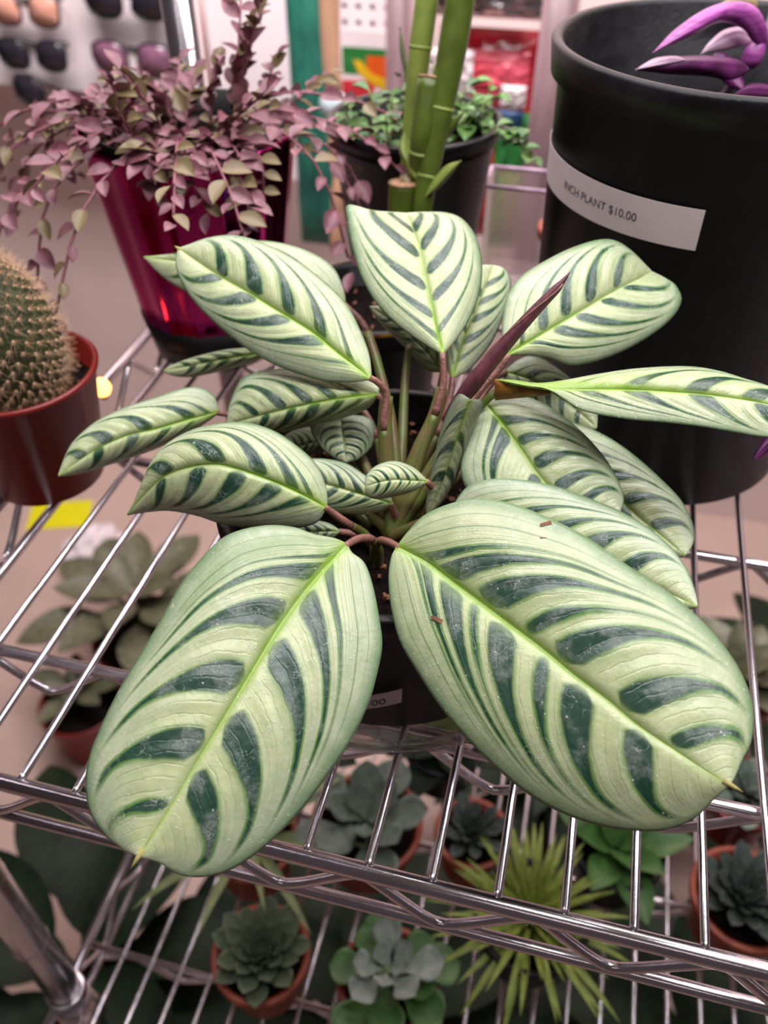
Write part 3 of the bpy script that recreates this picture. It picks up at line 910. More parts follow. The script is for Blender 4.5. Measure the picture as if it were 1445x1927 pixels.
# crumbs of bark lying on the front right leaf
px2, P2, N2 = KEEP[1]
for (x, y, sz, an, lab) in ((1028, 986, 0.0042, 0.6, 'dark bark crumb near the upper edge of the front right leaf'), (826, 1170, 0.0044, -0.3, 'orange bark crumb on the left side of the front right leaf'),
                            (1023, 1020, 0.0024, 0.1, 'tiny dark soil crumb just below the dark bark crumb')):
    k = np.argmin(((px2 - np.array([x, y])) ** 2).sum(-1)); p = P2.reshape(-1, 3)[k]; nn = Vector(N2.reshape(-1, 3)[k])
    q = quat((math.cos(an), math.sin(an) * 0.9, 0.0), nn)
    mb = MB()
    mb.add(*box_vf((-sz / 2, -sz * 0.17, 0.0000), (sz / 2, sz * 0.14, sz * 0.2)))
    V = [tuple(np.array(q @ Vector((vx * (1 if vz > 0 else 0.85), vy * (1.2 if vx > 0 else 0.7), vz))) + p) for vx, vy, vz in mb.V]
    o = obj('bark_crumb', V, mb.F, M['bark'], None, False); tag(o, lab, 'crumb')

# ---------------------------------------------------------------- generic plant parts


def blade_mesh(name, L, W, material, nl=8, nw=4, cup=0.15, bend=0.25, p0=0.55, base=0.12, tipw=0.0, thick=0.0):
    """one leaf along +X, lying in XY, up is +Z; p0 = where it is widest"""
    V, Fc = [], []
    for i in range(nl + 1):
        u = i / nl
        k = math.log(0.5) / math.log(p0)
        wd = math.sin(PI * min(max(u, 0.0), 1) ** k) ** 0.8 if 0 < u < 1 else 0.0
        wd = max(wd, base * (1 - u)) if u < 0.5 else max(wd, tipw * u)
        for j in range(-nw, nw + 1):
            v = j / nw
            V.append((L * u * (1 - 0.12 * bend * u), W / 2 * wd * v, L * (-bend * u * u * 0.6 + 0.12 * bend * u) + cup * W * (v * v) * wd))
    m = 2 * nw + 1
    for i in range(nl):
        for j in range(m - 1):
            Fc.append((i * m + j, (i + 1) * m + j, (i + 1) * m + j + 1, i * m + j + 1))
    if thick:
        n = len(V); top = list(V)
        for i in range(nl + 1):
            u = i / nl
            for j in range(m):
                x, y, z = top[i * m + j]
                v = (j - nw) / nw
                V.append((x, y, z - thick * (1 - v * v) * math.sin(PI * min(1, u * 0.92 + 0.06)) ** 0.5 - 0.0001))
        for i in range(nl):
            for j in range(m - 1):
                Fc.append((n + i * m + j, n + i * m + j + 1, n + (i + 1) * m + j + 1, n + (i + 1) * m + j))
        for i in range(nl):
            a, b = i * m, (i + 1) * m
            Fc.append((a, n + a, n + b, b)); Fc.append((a + m - 1, b + m - 1, n + b + m - 1, n + a + m - 1))
        Fc.append(tuple(range(nl * m, nl * m + m)) + tuple(range(n + nl * m + m - 1, n + nl * m - 1, -1)))
    return mesh_of(name, V, Fc, material)


def rosette(parent, c, me_list, n, r_in, tilt0, tilt1, s0, s1, seed=0, name='leaf', turn=2.39996):
    """leaves from the heart (steep, small) outwards (flat, large)"""
    rng = random.Random(seed)
    for i in range(n):
        f = (i + 0.5) / n
        th = i * turn + rng.uniform(-0.12, 0.12)
        tl = tilt0 + (tilt1 - tilt0) * f + rng.uniform(-0.06, 0.06)
        d = (math.cos(th) * math.cos(tl), math.sin(th) * math.cos(tl), math.sin(tl))
        p = Vector(c) + Vector((math.cos(th) * r_in * f, math.sin(th) * r_in * f, 0.004 * (1 - f)))
        sc = (s0 + (s1 - s0) * f) * rng.uniform(0.92, 1.08)
        inst(name, me_list[i % len(me_list)], parent, p, quat(d), (sc, sc, sc))


def px_blade(name, parent, mid, left, right, db, dt, material, arch=0.0, edge=0.004, puff=0.001, nu=24, nv=6, thick=0.0005):
    """a leaf drawn by its midrib and two margins, each given its own depth"""
    A, Lf, Rt = cr(mid, nu + 1), cr([mid[0]] + left + [mid[-1]], nu + 1), cr([mid[0]] + right + [mid[-1]], nu + 1)
    V, Fc = [], []
    for i in range(nu + 1):
        u = i / nu; bell = math.sin(PI * u)
        for j in range(-nv, nv + 1):
            a = abs(j) / nv; E = Lf[i] if j < 0 else Rt[i]
            p = A[i] * (1 - a) + E * a
            d = db + (dt - db) * u + arch * 4 * u * (1 - u) + edge * a ** 1.6 * bell - puff * math.sin(PI * a) * bell
            V.append(PD(p[0], p[1], d))
    m = 2 * nv + 1
    for i in range(nu):
        for j in range(m - 1): Fc.append((i * m + j, i * m + j + 1, (i + 1) * m + j + 1, (i + 1) * m + j))
    o = obj(name, V, Fc, material, parent)
    md = o.modifiers.new('thickness', 'SOLIDIFY'); md.thickness = thick
    return o


# ---------------------------------------------------------------- tall black pot with a purple inch plant
BC = np.array([0.057, 0.461, ZS]); BR0, BR1, BH = 0.078, 0.0877, 0.221
inch = thing('inch_plant', tuple(BC), 'tall black nursery pot on the right holding a purple inch plant', 'plant')
prof = [(0, 0), (BR0 - 0.003, 0), (BR0, 0.003), (BR0 + (BR1 - 0.004 - BR0) * 0.93, BH - 0.016), (BR1 - 0.0005, BH - 0.0155), (BR1 + 0.001, BH - 0.002), (BR1 - 0.0005, BH),
        (BR1 - 0.003, BH - 0.0002), (BR1 - 0.0048, BH - 0.002), (BR1 - 0.006, BH - 0.024), (BR1 - 0.009, BH - 0.026), (BR1 - 0.011, 0.07), (0, 0.07)]
o = obj('pot', *lathe_vf(prof, BC, 96), M['blackrim'], inch)
make_soil(inch, BC, BR1 - 0.012, BC[2] + 0.135, 5, 60)
WR0, WR1 = BR0, BR0 + (BR1 - 0.004 - BR0)
ta, za = cone_hit(1047, 315, BC, WR0, WR1, BH)
tb, zb = cone_hit(1318, 433, BC, WR0, WR1, BH)
t1, z1 = cone_hit(1065, 352, BC, WR0, WR1, BH)
t2, z2 = cone_hit(1187, 405, BC, WR0, WR1, BH)
rl = WR0 + (WR1 - WR0) * 0.65
ta = min(ta, t1) - 0.45
zm = (z1 + z2) / 2
wtxt = (t2 - t1) * rl
pot_label(inch, BC, WR0, WR1, BH, ta, tb, zb, zb, 0.0185, 'INCH PLANT $10.00', 0.0054, (t1 - ta) * rl, -0.0020)
# leaves
tl = lambda *a, **k: px_blade('leaf', inch, *a, **k)
tl([(1440, 95), (1425, 50), (1385, 22), (1340, 35), (1290, 62), (1228, 99)], [(1415, 78), (1398, 55), (1355, 42), (1305, 66)], [(1445, 60), (1425, 15), (1385, 2), (1330, 15), (1270, 55)], 0.442, 0.400, M['magenta'], arch=-0.012, edge=0.006)
tl([(1410, 130), (1360, 122), (1300, 118), (1250, 122), (1195, 132)], [(1380, 150), (1320, 143), (1260, 140)], [(1390, 112), (1320, 104), (1260, 108), (1215, 118)], 0.430, 0.402, M['purple'], arch=-0.006, edge=0.008)
tl([(1290, 112), (1250, 116), (1196, 131)], [(1255, 125)], [(1270, 105), (1230, 110)], 0.408, 0.4005, M['silver'], arch=-0.002, edge=0.003)
tl([(1425, 80), (1390, 62), (1350, 78), (1318, 102)], [(1400, 85), (1360, 95)], [(1405, 52), (1365, 55), (1335, 78)], 0.450, 0.425, M['silver'], arch=-0.006)
tl([(1445, 30), (1410, 12), (1375, 5), (1340, 15)], [(1420, 30), (1380, 20)], [(1430, 0), (1390, -10)], 0.455, 0.44, M['oliveleaf'], arch=-0.006)
tl([(1450, 70), (1470, 40), (1490, 0), (1500, -40)], [(1440, 40), (1455, -10)], [(1480, 60), (1510, 10)], 0.45, 0.45, M['oliveleaf'])
tl([(1470, 180), (1445, 172), (1410, 170), (1380, 178)], [(1440, 190), (1405, 186)], [(1445, 160), (1410, 158)], 0.435, 0.42, M['purple'])
tl([(1460, 120), (1500, 130), (1540, 160)], [(1480, 150), (1515, 165)], [(1490, 100), (1530, 130)], 0.44, 0.43, M['magenta'])
tl([(1345, 100), (1360, 120), (1385, 150), (1400, 172)], [(1340, 125), (1370, 160)], [(1370, 105), (1395, 145)], 0.45, 0.44, M['purple'])
o = obj('stem', *tube_vf(cr([PD(1300, 260, 0.52), PD(1368, 172, 0.47), PD(1412, 112, 0.445), PD(1445, 60, 0.44), PD(1460, 0, 0.43)], 16), 0.0024, 10), M['silver'], inch)
o = obj('stem', *tube_vf(cr([PD(1352, 118, 0.53), PD(1330, 60, 0.50), PD(1312, 0, 0.47), PD(1300, -60, .45)], 12), 0.0024, 10), M['silver'], inch)
o = obj('stem_joint', *tube_vf(cr([PD(1402, 128, 0.448), PD(1412, 112, 0.444), PD(1424, 92, 0.441), PD(1432, 80, 0.44)], 8), [0.002, 0.004, 0.0052, 0.0056, 0.0055, 0.005, 0.004, 0.0026], 12), M['magenta'], inch)
# a purple shoot hanging past the frame on the right
tl([(1480, 810), (1455, 828), (1432, 850), (1419, 866)], [(1450, 815), (1428, 842)], [(1475, 840), (1442, 858)], 0.36, 0.362, M['purple'])
Q = cr([PD(1460, -60, 0.42), PD(1560, -40, 0.38), PD(1640, 200, 0.35), PD(1620, 560, 0.35), PD(1480, 810, 0.36)], 24)
obj('stem', *tube_vf(Q, 0.0018, 8), M['purple'], inch)

# ---------------------------------------------------------------- magenta pot with pink trailing plant
TC = np.array([-0.246, 0.492, ZS]); TR0, TR1, TH = 0.046, 0.065, 0.150
trail = thing('trailing_plant', tuple(TC), 'pink and olive trailing plant spilling over a shiny magenta metallic pot', 'plant')
obj('base_pot', *lathe_vf([(0, 0), (0.040, 0), (0.044, 0.002), (0.050, 0.032), (0.047, 0.032), (0.0, 0.03)], TC, 48), M['black'], trail)
prof = [(0, 0.024), (TR0, 0.024), (TR0 + 0.002, 0.027)]
for i in range(7):
    f = i / 6
    prof.append((TR0 + 0.002 + (TR1 - TR0 - 0.002) * f, 0.027 + (TH - 0.030) * f))
prof += [(TR1 + 0.001, TH), (TR1 - 0.002, TH), (TR1 - 0.004, TH - 0.02), (0, TH - 0.02)]
V, Fc = lathe_vf(prof, TC, 96)
V = [(TC[0] + (x - TC[0]) * (1 + 0.018 * math.cos(14 * math.atan2(y - TC[1], x - TC[0]))), TC[1] + (y - TC[1]) * (1 + 0.018 * math.cos(14 * math.atan2(y - TC[1], x - TC[0]))), z) for x, y, z in V]
o = obj('pot', V, Fc, M['foil'], trail); o['label'] = 'fluted magenta metallic pot'
obj('inner_pot', *lathe_vf([(0.055, TH - 0.018), (0.0605, TH + 0.004), (0.0585, TH + 0.004), (0.052, TH - 0.019)], TC, 48), M['black'], trail)
make_soil(trail, TC, 0.058, TC[2] + TH - 0.012, 8, 40)
rng = random.Random(21)
lm = [blade_mesh('leaf', 0.0155, 0.0092, M[k], 6, 2, 0.22, 0.35, 0.45) for k in ('pinkleaf', 'pinkleaf', 'oliveleaf', 'plumleaf')]
count = 0
stems = []
for i in range(52):
    th = rng.uniform(0, 2 * PI)
    if i >= 44: th = -PI / 2 + rng.uniform(-1.3, 1.3)
    elif i < 9: th = PI + rng.uniform(-0.9, 0.5)          # many to the left
    elif i < 16: th = rng.uniform(-0.7, 0.7)            # and to the right
    elif i < 24: th = -PI / 2 + rng.uniform(-0.9, 0.9)  # over the front
    r0 = rng.uniform(0.01, 0.05)
    reach = rng.uniform(0.045, 0.085) if i < 24 else rng.uniform(0.01, 0.05)
    rise = rng.uniform(0.008, 0.030) if i < 24 else rng.uniform(0.02, 0.055)
    fall = rng.uniform(0.0, 0.085) if i < 24 else rng.uniform(-0.01, 0.02)
    if i >= 44: r0, reach, rise, fall = 0.045, rng.uniform(0.0, 0.02), 0.02, rng.uniform(-0.01, 0.02)
    elif 40 <= i: th, r0, reach, rise, fall = rng.uniform(0.1, 0.9), 0.03, 0.02, 0.075, -0.02
    p0 = Vector((TC[0] + r0 * math.cos(th), TC[1] + r0 * math.sin(th), TC[2] + TH - 0.012))
    d = Vector((math.cos(th), math.sin(th), 0)); sd = Vector((-d.y, d.x, 0)) * rng.uniform(-0.02, 0.02)
    pts = [p0, p0 + d * (max(0.0, 0.062 - r0) * 0.55) + Vector((0, 0, rise)), p0 + d * (max(0.02, 0.078 - r0) + reach * 0.35) + sd * .5 + Vector((0, 0, rise * 0.9 - fall * 0.25)),
           p0 + d * (max(0.03, 0.078 - r0) + reach * 0.85) + sd + Vector((0, 0, rise * 0.5 - fall))]
    if 24 <= i < 44: pts = [p0, p0 + Vector((0, 0, rise * 0.5)) + d * reach * 0.3, p0 + Vector((0, 0, rise)) + d * reach + sd]
    stems.append((cr([np.array(p) for p in pts], 18), i))
slots = []
for Q, i in stems:
    obj('stem', *tube_vf(Q[::2], 0.0008, 6), M['pinkstem'], trail)
    for k in range(3, 18):
        p = Vector(Q[k]); t = Vector(Q[min(k + 1, 17)] - Q[k - 1]).normalized()
        side = t.cross(Vector((0, 0, 1)))
        if side.length < 0.1: side = Vector((1, 0, 0))
        side.normalize()
        ang = (1 if k % 2 else -1) * rng.uniform(0.5, 1.3) + rng.uniform(-.4, .4)
        dv = (t * math.cos(ang) + side * math.sin(ang) + Vector((0, 0, rng.uniform(-0.2, 0.5)))).normalized()
        sz = rng.uniform(0.60, 1.15) * (0.8 if k > 14 else 1)
        slots.append((p, quat(dv, (rng.uniform(-.6, .6), rng.uniform(-.9, .3), 1)), sz, rng.randrange(4), k % 2))
slots.sort(key=lambda t: (t[0] - Vector(CAM)).length)
for p, q, sz, mi, odd in slots[:300]:
    inst('leaf', lm[mi], trail, p, q, (sz, sz, sz))
for mi, nm in enumerate(('mauve', 'mauve', 'olive', 'plum')):
    mb = MB()
    for p, q, sz, k, odd in slots[300:]:
        if k == mi: mb.add([tuple(p + (q @ (Vector(v.co) * sz))) for v in lm[mi].vertices], [tuple(f.vertices) for f in lm[mi].polygons])
    if mb.V: tag(mb.obj('far_leaves', lm[mi].materials[0], trail), kind='stuff')

# ---------------------------------------------------------------- cactus in a rust red pot
CC = np.array([-0.287, 0.328, ZS]); CR0, CR1, CH = 0.032, 0.0435, 0.074
cact = thing('cactus', tuple(CC), 'round fuzzy-spined cactus in a rust red plastic pot at the shelf edge', 'cactus')
make_pot(cact, CC, CR0, CR1, CH, M['red'], 0.004, lipw=0.0012)
make_soil(cact, CC, 0.040, CC[2] + CH - 0.014, 9, 120)
BZ, BRAD, BHT = CC[2] + CH - 0.022, 0.0285, 0.090
prof = [(0.55 * BRAD, 0.0)]
for i in range(1, 25):
    f = i / 24
    prof.append((BRAD * (math.sin(PI * (0.20 + 0.80 * f)) ** 0.72) if f < 1 else 0.0002, BHT * f ** 0.92))
V, Fc = lathe_vf(prof, (CC[0], CC[1], BZ), 60)
body = obj('body', V, Fc, M['cactus'], cact)
pr = np.array(prof)
rng = np.random.default_rng(4)
# areoles on interlocking spirals, each a woolly bump with a few spines; the nearest 300 are objects
cand = []
for i in range(400):
    f = (i + 4) / 408
    th = i * 2.39996
    z = BHT * (0.06 + 0.93 * f)
    r = np.interp(z, pr[:, 1], pr[:, 0])
    dr = np.interp(z + 0.001, pr[:, 1], pr[:, 0]) - r
    nrm = Vector((math.cos(th), math.sin(th), -dr / 0.001)).normalized()
    p = Vector((CC[0] + r * math.cos(th), CC[1] + r * math.sin(th), BZ + z))
    face = nrm.dot((Vector(CAM) - p).normalized())
    cand.append((face, p, nrm))
cand.sort(key=lambda c: -c[0])
tm = MB()
V, Fc = lathe_vf([(0.00095, -0.0002), (0.0008, 0.0004), (0.00035, 0.0008), (0.0, 0.0009)], (0, 0, 0), 7)
tm.add(V, Fc)
for k in range(7):
    t = 2 * PI * k / 7
    e = Vector((math.cos(t) * 0.0022, math.sin(t) * 0.0022, 0.0030))
    tm.add(*tube_vf([(0, 0, 0.0004), tuple(e)], [0.00016, 0.00004], 3))
tuft = mesh_of('areole', tm.V, tm.F, M['areole'])
fine = MB()
for j, (face, p, nrm) in enumerate(cand):
    if j < 300:
        q = nrm.to_track_quat('Z', 'Y')
        inst('areole', tuft, body, p, q)
    for k in range(9):
        dv = (nrm * 1.0 + Vector(rng.normal(size=3)) * 0.55).normalized()
        ln = rng.uniform(0.005, 0.0085)
        fine.add(*tube_vf([tuple(p), tuple(p + dv * ln)], [0.00012, 0.00004], 3, False))
tag(fine.obj('fine_spines', M['spine'], body), kind='stuff')

# ---------------------------------------------------------------- cut green canes in a black pot
KC = np.array([-0.115, 0.437, ZS]); KR0, KR1, KH = 0.034, 0.045, 0.083
canep = thing('cane_plant', tuple(KC), 'cut green cane plant with leafy shoots in a small black pot', 'plant')
make_pot(canep, KC, KR0, KR1, KH, M['black'], 0.005)
o = obj('rim_band', *lathe_vf([(KR1 + 0.0006, KH - 0.0022), (KR1 + 0.0010, KH - 0.0012), (KR1 + 0.0006, KH - 0.0002)], KC, 56), M['fold'], canep)
make_soil(canep, KC, 0.041, KC[2] + KH - 0.014, 10, 30)
V, Fc = lathe_vf([(0.0, 0.0), (0.008, 0.0), (0.010, 0.004), (0.006, 0.010), (0.0, 0.011)], (KC[0] - 0.026, KC[1] - 0.008, KC[2] + KH - 0.014), 9)
obj('blue_wrap', V, Fc, M['blue'], canep, False)


def cane(pts, r, cutend=True, mt='cane', rings=()):
    Q = cr([PD(*p) for p in pts], 26)
    R = np.full(26, r) if np.isscalar(r) else np.interp(np.linspace(0, 1, 26), np.linspace(0, 1, len(r)), r)
    o = obj('cane' if mt == 'cane' else 'shoot', *tube_vf(Q, R, 16), M[mt], canep)
    if cutend:
        d = Q[-1] - Q[-2]; d /= np.linalg.norm(d)
        obj('cut_end', *tube_vf([Q[-1] - d * 0.0005, Q[-1] + d * 0.0006, Q[-1] + d * 0.0010], [R[-1] * 1.03, R[-1] * 1.03, R[-1] * 0.8], 16), M['cut'], o)
    for f in rings:
        i = int(f * 25); d = Q[i + 1] - Q[i]; d /= np.linalg.norm(d)
        obj('node_ring', *tube_vf([Q[i] - d * 0.001, Q[i], Q[i] + d * 0.001], [R[i] * 1.0, R[i] * 1.06, R[i] * 1.0], 16), M['shoot'], o)
    return o


cane([(752, 560, 0.545), (754, 450, 0.52), (758, 345, 0.50)], 0.0086, rings=(0.45,))
cane([(768, 560, 0.555), (778, 420, 0.535), (792, 280, 0.488), (808, 146, 0.472)], 0.0068, rings=(0.3, 0.72))
cane([(768, 330, 0.515), (776, 230, 0.505), (790, 100, 0.485), (806, -20, 0.470), (815, -90, 0.462)], [0.0050, 0.0060, 0.0066, 0.0066], False, 'shoot', (0.62,))
cane([(786, 470, 0.515), (796, 380, 0.500), (818, 260, 0.485), (846, 120, 0.468), (866, 0, 0.455), (880, -80, 0.445)], [0.0055, 0.0062, 0.0075, 0.0082, 0.0080], False, 'cane', (0.3, 0.52))
sh = lambda *a, **k: px_blade('leaf', canep, *a, **k)
sh([(790, 345, 0)[:2], (775, 310), (757, 280), (762, 245)], [(765, 320), (750, 280)], [(785, 310), (772, 270)], 0.495, 0.490, M['shoot'])
sh([(800, 370), (825, 340), (845, 320), (868, 302)], [(812, 342), (838, 312)], [(825, 355), (850, 328)], 0.49, 0.48, M['shoot'])
sh([(812, 290), (830, 260), (850, 235), (876, 208)], [(815, 262), (842, 230)], [(838, 268), (862, 232)], 0.488, 0.475, M['cane'])
sh([(770, 210), (766, 150), (756, 90), (752, 50)], [(762, 150), (752, 95)], [(772, 150), (762, 90)], 0.50, 0.49, M['cane'])

# ---------------------------------------------------------------- small-leaved herb in a dark pot at the back
SCN = np.array([-0.122, 0.572, ZS]); SR0, SR1, SH = 0.040, 0.058, 0.140
herb = thing('leafy_plant', tuple(SCN), 'bright green small-leaved plant in a dark grey pot at the back', 'plant')
make_pot(herb, SCN, SR0, SR1, SH, M['blackrim'], 0.008)
make_soil(herb, SCN, 0.054, SCN[2] + SH - 0.012, 12, 60)
rng = random.Random(5)
hl = blade_mesh('leaf', 0.0140, 0.0108, M['herb'], 5, 2, 0.25, 0.3, 0.5)
hl2 = blade_mesh('leaf', 0.0115, 0.0090, M['greenleaf'], 5, 2, 0.25, 0.3, 0.5)
cnt = 0
for i in range(46):
    th = rng.uniform(0, 2 * PI); r = 0.048 * math.sqrt(rng.random())
    if math.cos(th) < -0.55 and rng.random() < 0.6: continue      # bare soil shows on the left
    p0 = Vector((SCN[0] + r * math.cos(th), SCN[1] + r * math.sin(th), SCN[2] + SH - 0.012))
    if i in (40, 41, 42, 43): th, p0 = rng.uniform(-0.5, 0.1), Vector((SCN[0] + 0.05, SCN[1] - 0.01, SCN[2] + SH - 0.008))
    out = 0.030 if i in (40, 41, 42, 43) else rng.uniform(0, 0.012)
    up = rng.uniform(0.012, 0.032) if out < 0.02 else -0.008
    p1 = p0 + Vector((math.cos(th) * out, math.sin(th) * out, up))
    pm = (p0 + p1) / 2 + Vector((0, 0, 0.010 if out > .02 else 0.002))
    Q = cr([np.array(p0), np.array(pm), np.array(p1)], 6)
    st = obj('stem', *tube_vf(Q, 0.0006, 5), M['shoot'], herb)
    for k in range(6):
        p = Vector(Q[2 + k % 4]); a = k * 2.2 + i
        dv = Vector((math.cos(a), math.sin(a), rng.uniform(-0.2, 0.5)))
        s = rng.uniform(0.6, 1.15)
        inst('leaf', hl if rng.random() < 0.6 else hl2, herb, p, quat(dv), (s, s, s)); cnt += 1

# ---------------------------------------------------------------- clear box and little terracotta pot at the back
bx0 = PZ(955, 560, ZS)
bx = thing('clear_box', (bx0[0], bx0[1], ZS), 'small open clear plastic box between the dark pot and the tall black pot', 'box')
x, y = bx0[0], bx0[1] + 0.02
w2, d2, hh, t = 0.024, 0.018, 0.085, 0.0012
for lo, hi in (((-w2, -d2, 0), (w2, -d2 + t, hh)), ((-w2, d2 - t, 0), (w2, d2, hh)), ((-w2, -d2 + t, 0), (-w2 + t, d2 - t, hh)), ((w2 - t, -d2 + t, 0), (w2, d2 - t, hh))):
    obj('side_panel', *box_vf((x + lo[0], y + lo[1], ZS + lo[2]), (x + hi[0], y + hi[1], ZS + hi[2])), M['clear'], bx, False)
obj('bottom_panel', *box_vf((x - w2, y - d2, ZS), (x + w2, y + d2, ZS + t)), M['clear'], bx, False)
mb = MB()
for a, b in (((-w2, -d2), (w2, -d2)), ((w2, -d2), (w2, d2)), ((w2, d2), (-w2, d2)), ((-w2, d2), (-w2, -d2))):
    mb.add(*tube_vf([(x + a[0] * 1.06, y + a[1] * 1.06, ZS + hh), (x + b[0] * 1.06, y + b[1] * 1.06, ZS + hh)], 0.0016, 8))
mb.obj('rim', M['silver'], bx)

LC = np.array([PZ(1052, 560, ZS)[0] + 0.004, 0.585, ZS])
lp = thing('small_potted_plant', tuple(LC), 'little terracotta pot with a dark green sprig, half hidden by the tall black pot', 'plant')
make_pot(lp, LC, 0.019, 0.0255, 0.072, M['terra'], 0.008)
make_soil(lp, LC, 0.022, ZS + 0.062, 13)
for k in range(14):
    a = k * 2.4
    inst('leaf', hl2, lp, Vector((LC[0] + 0.008 * math.cos(a), LC[1] + 0.008 * math.sin(a), ZS + 0.062 + 0.0016 * k)), quat((math.cos(a), math.sin(a), 0.5)), (1.2, 1.2, 1.2))

# warm glint by the shelf edge, built as an added glowing body
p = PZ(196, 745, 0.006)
fl = thing('warm_glint', (p[0], p[1], ZS), 'tiny warm glint beside the red cactus pot, built as a glowing body', 'light')
obj('glint_body', *lathe_vf([(0.0, 0.0), (0.0042, 0.002), (0.006, 0.006), (0.0046, 0.0105), (0.002, 0.013), (0, 0.014)], (p[0], p[1], ZS + 0.002), 14), M['glint_body'], fl)
obj('glint_base', *lathe_vf([(0.0, 0.0), (0.0022, 0.0), (0.0024, 0.0036), (0.0, 0.0036)], (p[0], p[1], ZS), 12), M['silver'], fl)

# ---------------------------------------------------------------- plants on the lower tier
ZT = ZL + 0.0040


def lower(name, x, y, zc, label, r0, r1, h, material, seed=0):
    p = PZ(x, y, zc)
    c = np.array([p[0], p[1], ZT])
    t = thing(name, tuple(c), label, 'plant')
    make_pot(t, c, r0, r1, h, M[material], 0.008, n=40)
    make_soil(t, c, r1 - 0.005, ZT + h - 0.008, seed)
    return t, Vector((c[0], c[1], ZT + h - 0.008))


ec = blade_mesh('leaf', 0.026, 0.015, M['echev'], 8, 3, 0.22, -0.35, 0.62, 0.3, 0.0, 0.0035)
t, c = lower('rosette_succulent', 490, 1790, -0.345, 'olive grey rosette succulent in a terracotta pot near the front rail of the lower tier', 0.028, 0.037, 0.058, 'terra', 31)
rosette(t, c + Vector((0, 0, 0.006)), [ec], 46, 0.012, 1.35, 0.15, 0.35, 1.22, 1)

ps = blade_mesh('leaf', 0.038, 0.026, M['pale'], 10, 4, 0.16, -0.10, 0.72, 0.22, 0.0, 0.003)
pg = blade_mesh('leaf', 0.044, 0.030, M['greenleaf'], 10, 4, 0.14, 0.05, 0.72, 0.22, 0.0, 0.003)
t, c = lower('spoon_leaf_succulent', 730, 1835, -0.345, 'succulent with round white-bloomed spoon leaves, beside the needle-leaved plant on the lower tier', 0.028, 0.038, 0.055, 'terra', 32)
rosette(t, c + Vector((0, 0, 0.020)), [ps], 9, 0.006, 0.95, 0.35, 0.55, 0.95, 3)
rosette(t, c + Vector((0, 0, 0.010)), [pg], 9, 0.010, 0.30, 0.0, 0.85, 1.05, 4)
obj('stem', *tube_vf([c - Vector((0, 0, 0.003)), c + Vector((0, 0, 0.024))], 0.004, 10), M['shoot'], t)

nd = blade_mesh('leaf', 0.060, 0.0050, M['lime'], 8, 1, 0.25, 0.55, 0.35, 0.6)
nd2 = blade_mesh('leaf', 0.048, 0.0046, M['lime'], 8, 1, 0.25, 0.20, 0.35, 0.6)
t, c = lower('needle_leaf_plant', 1000, 1720, -0.345, 'lime green plant with thin needle leaves seen through the shelf wires', 0.034, 0.045, 0.060, 'black', 33)
rosette(t, c, [nd, nd2], 110, 0.024, 1.35, 0.05, 0.75, 1.2, 5)
o = None
t, c = lower('rosette_succulent', 1405, 1685, -0.345, 'dark grey-green rosette succulent in a reddish pot, rightmost on the lower tier', 0.031, 0.042, 0.058, 'terra', 34)
ek = blade_mesh('leaf', 0.030, 0.014, M['echevdk'], 8, 3, 0.22, -0.35, 0.6, 0.3, 0.0, 0.0035)
rosette(t, c + Vector((0, 0, 0.008)), [ek], 48, 0.012, 1.35, 0.25, 0.4, 1.15, 6)
t, c = lower('clump_succulent', 1405, 1485, -0.345, 'blue-grey clumping succulent in a red pot behind the rightmost rosette', 0.026, 0.035, 0.058, 'red', 35)
pd = blade_mesh('leaf', 0.034, 0.022, M['paddle'], 8, 3, 0.14, -0.2, 0.66, 0.25, 0.0, 0.004)
rosette(t, c + Vector((0, 0, 0.006)), [pd], 16, 0.012, 1.1, 0.2, 0.5, 0.9, 7)
t, c = lower('paddle_succulent', 690, 1545, -0.345, 'succulent with broad blue-green paddle leaves in a terracotta pot below the saucer', 0.036, 0.047, 0.060, 'terra', 36)
pp = blade_mesh('leaf', 0.055, 0.036, M['paddle'], 10, 4, 0.12, -0.1, 0.66, 0.2, 0.0, 0.004)
rosette(t, c + Vector((0.0, 0, 0.006)), [pp], 13, 0.012, 1.0, 0.10, 0.6, 1.05, 8)
t, c = lower('broad_leaf_plant', 1165, 1590, -0.345, 'fresh green plant with smooth broad leaves behind the needle-leaved plant', 0.028, 0.038, 0.060, 'black', 37)
gl = blade_mesh('leaf', 0.060, 0.030, M['greenleaf'], 10, 3, 0.15, 0.3, 0.5, 0.12)
rosette(t, c, [gl], 11, 0.010, 1.2, 0.3, 0.6, 1.0, 9)
t, c = lower('strap_leaf_plant', 470, 1570, -0.345, 'plant with long pale strap leaves hanging below the front left leaf', 0.030, 0.040, 0.060, 'terra', 38)
sp = blade_mesh('leaf', 0.105, 0.010, M['strap'], 12, 1, 0.25, 0.75, 0.4, 0.5)
rosette(t, c, [sp], 22, 0.010, 1.2, 0.4, 0.6, 1.0, 10)
t, c = lower('rosette_succulent', 890, 1560, -0.345, 'small grey rosette succulent between the paddle and needle-leaved plants', 0.024, 0.032, 0.055, 'terra', 39)
rosette(t, c + Vector((0, 0, 0.006)), [ek], 30, 0.010, 1.3, 0.2, 0.35, 0.85, 12)
t, c = lower('foliage_plant', 550, 1395, -0.345, 'dark green leafy plant in a black pot behind the paddle succulent', 0.030, 0.040, 0.060, 'black', 42)
dg = blade_mesh('leaf', 0.060, 0.032, M['deep'], 10, 3, 0.15, 0.35, 0.5, 0.12)
rosette(t, c, [dg], 16, 0.010, 1.1, 0.1, 0.5, 1.0, 15)
t, c = lower('foliage_plant', 835, 1385, -0.345, 'dark green leafy plant in a black pot directly below the front of the saucer', 0.030, 0.040, 0.060, 'black', 43)
rosette(t, c, [dg], 16, 0.010, 1.1, 0.1, 0.5, 1.0, 16)
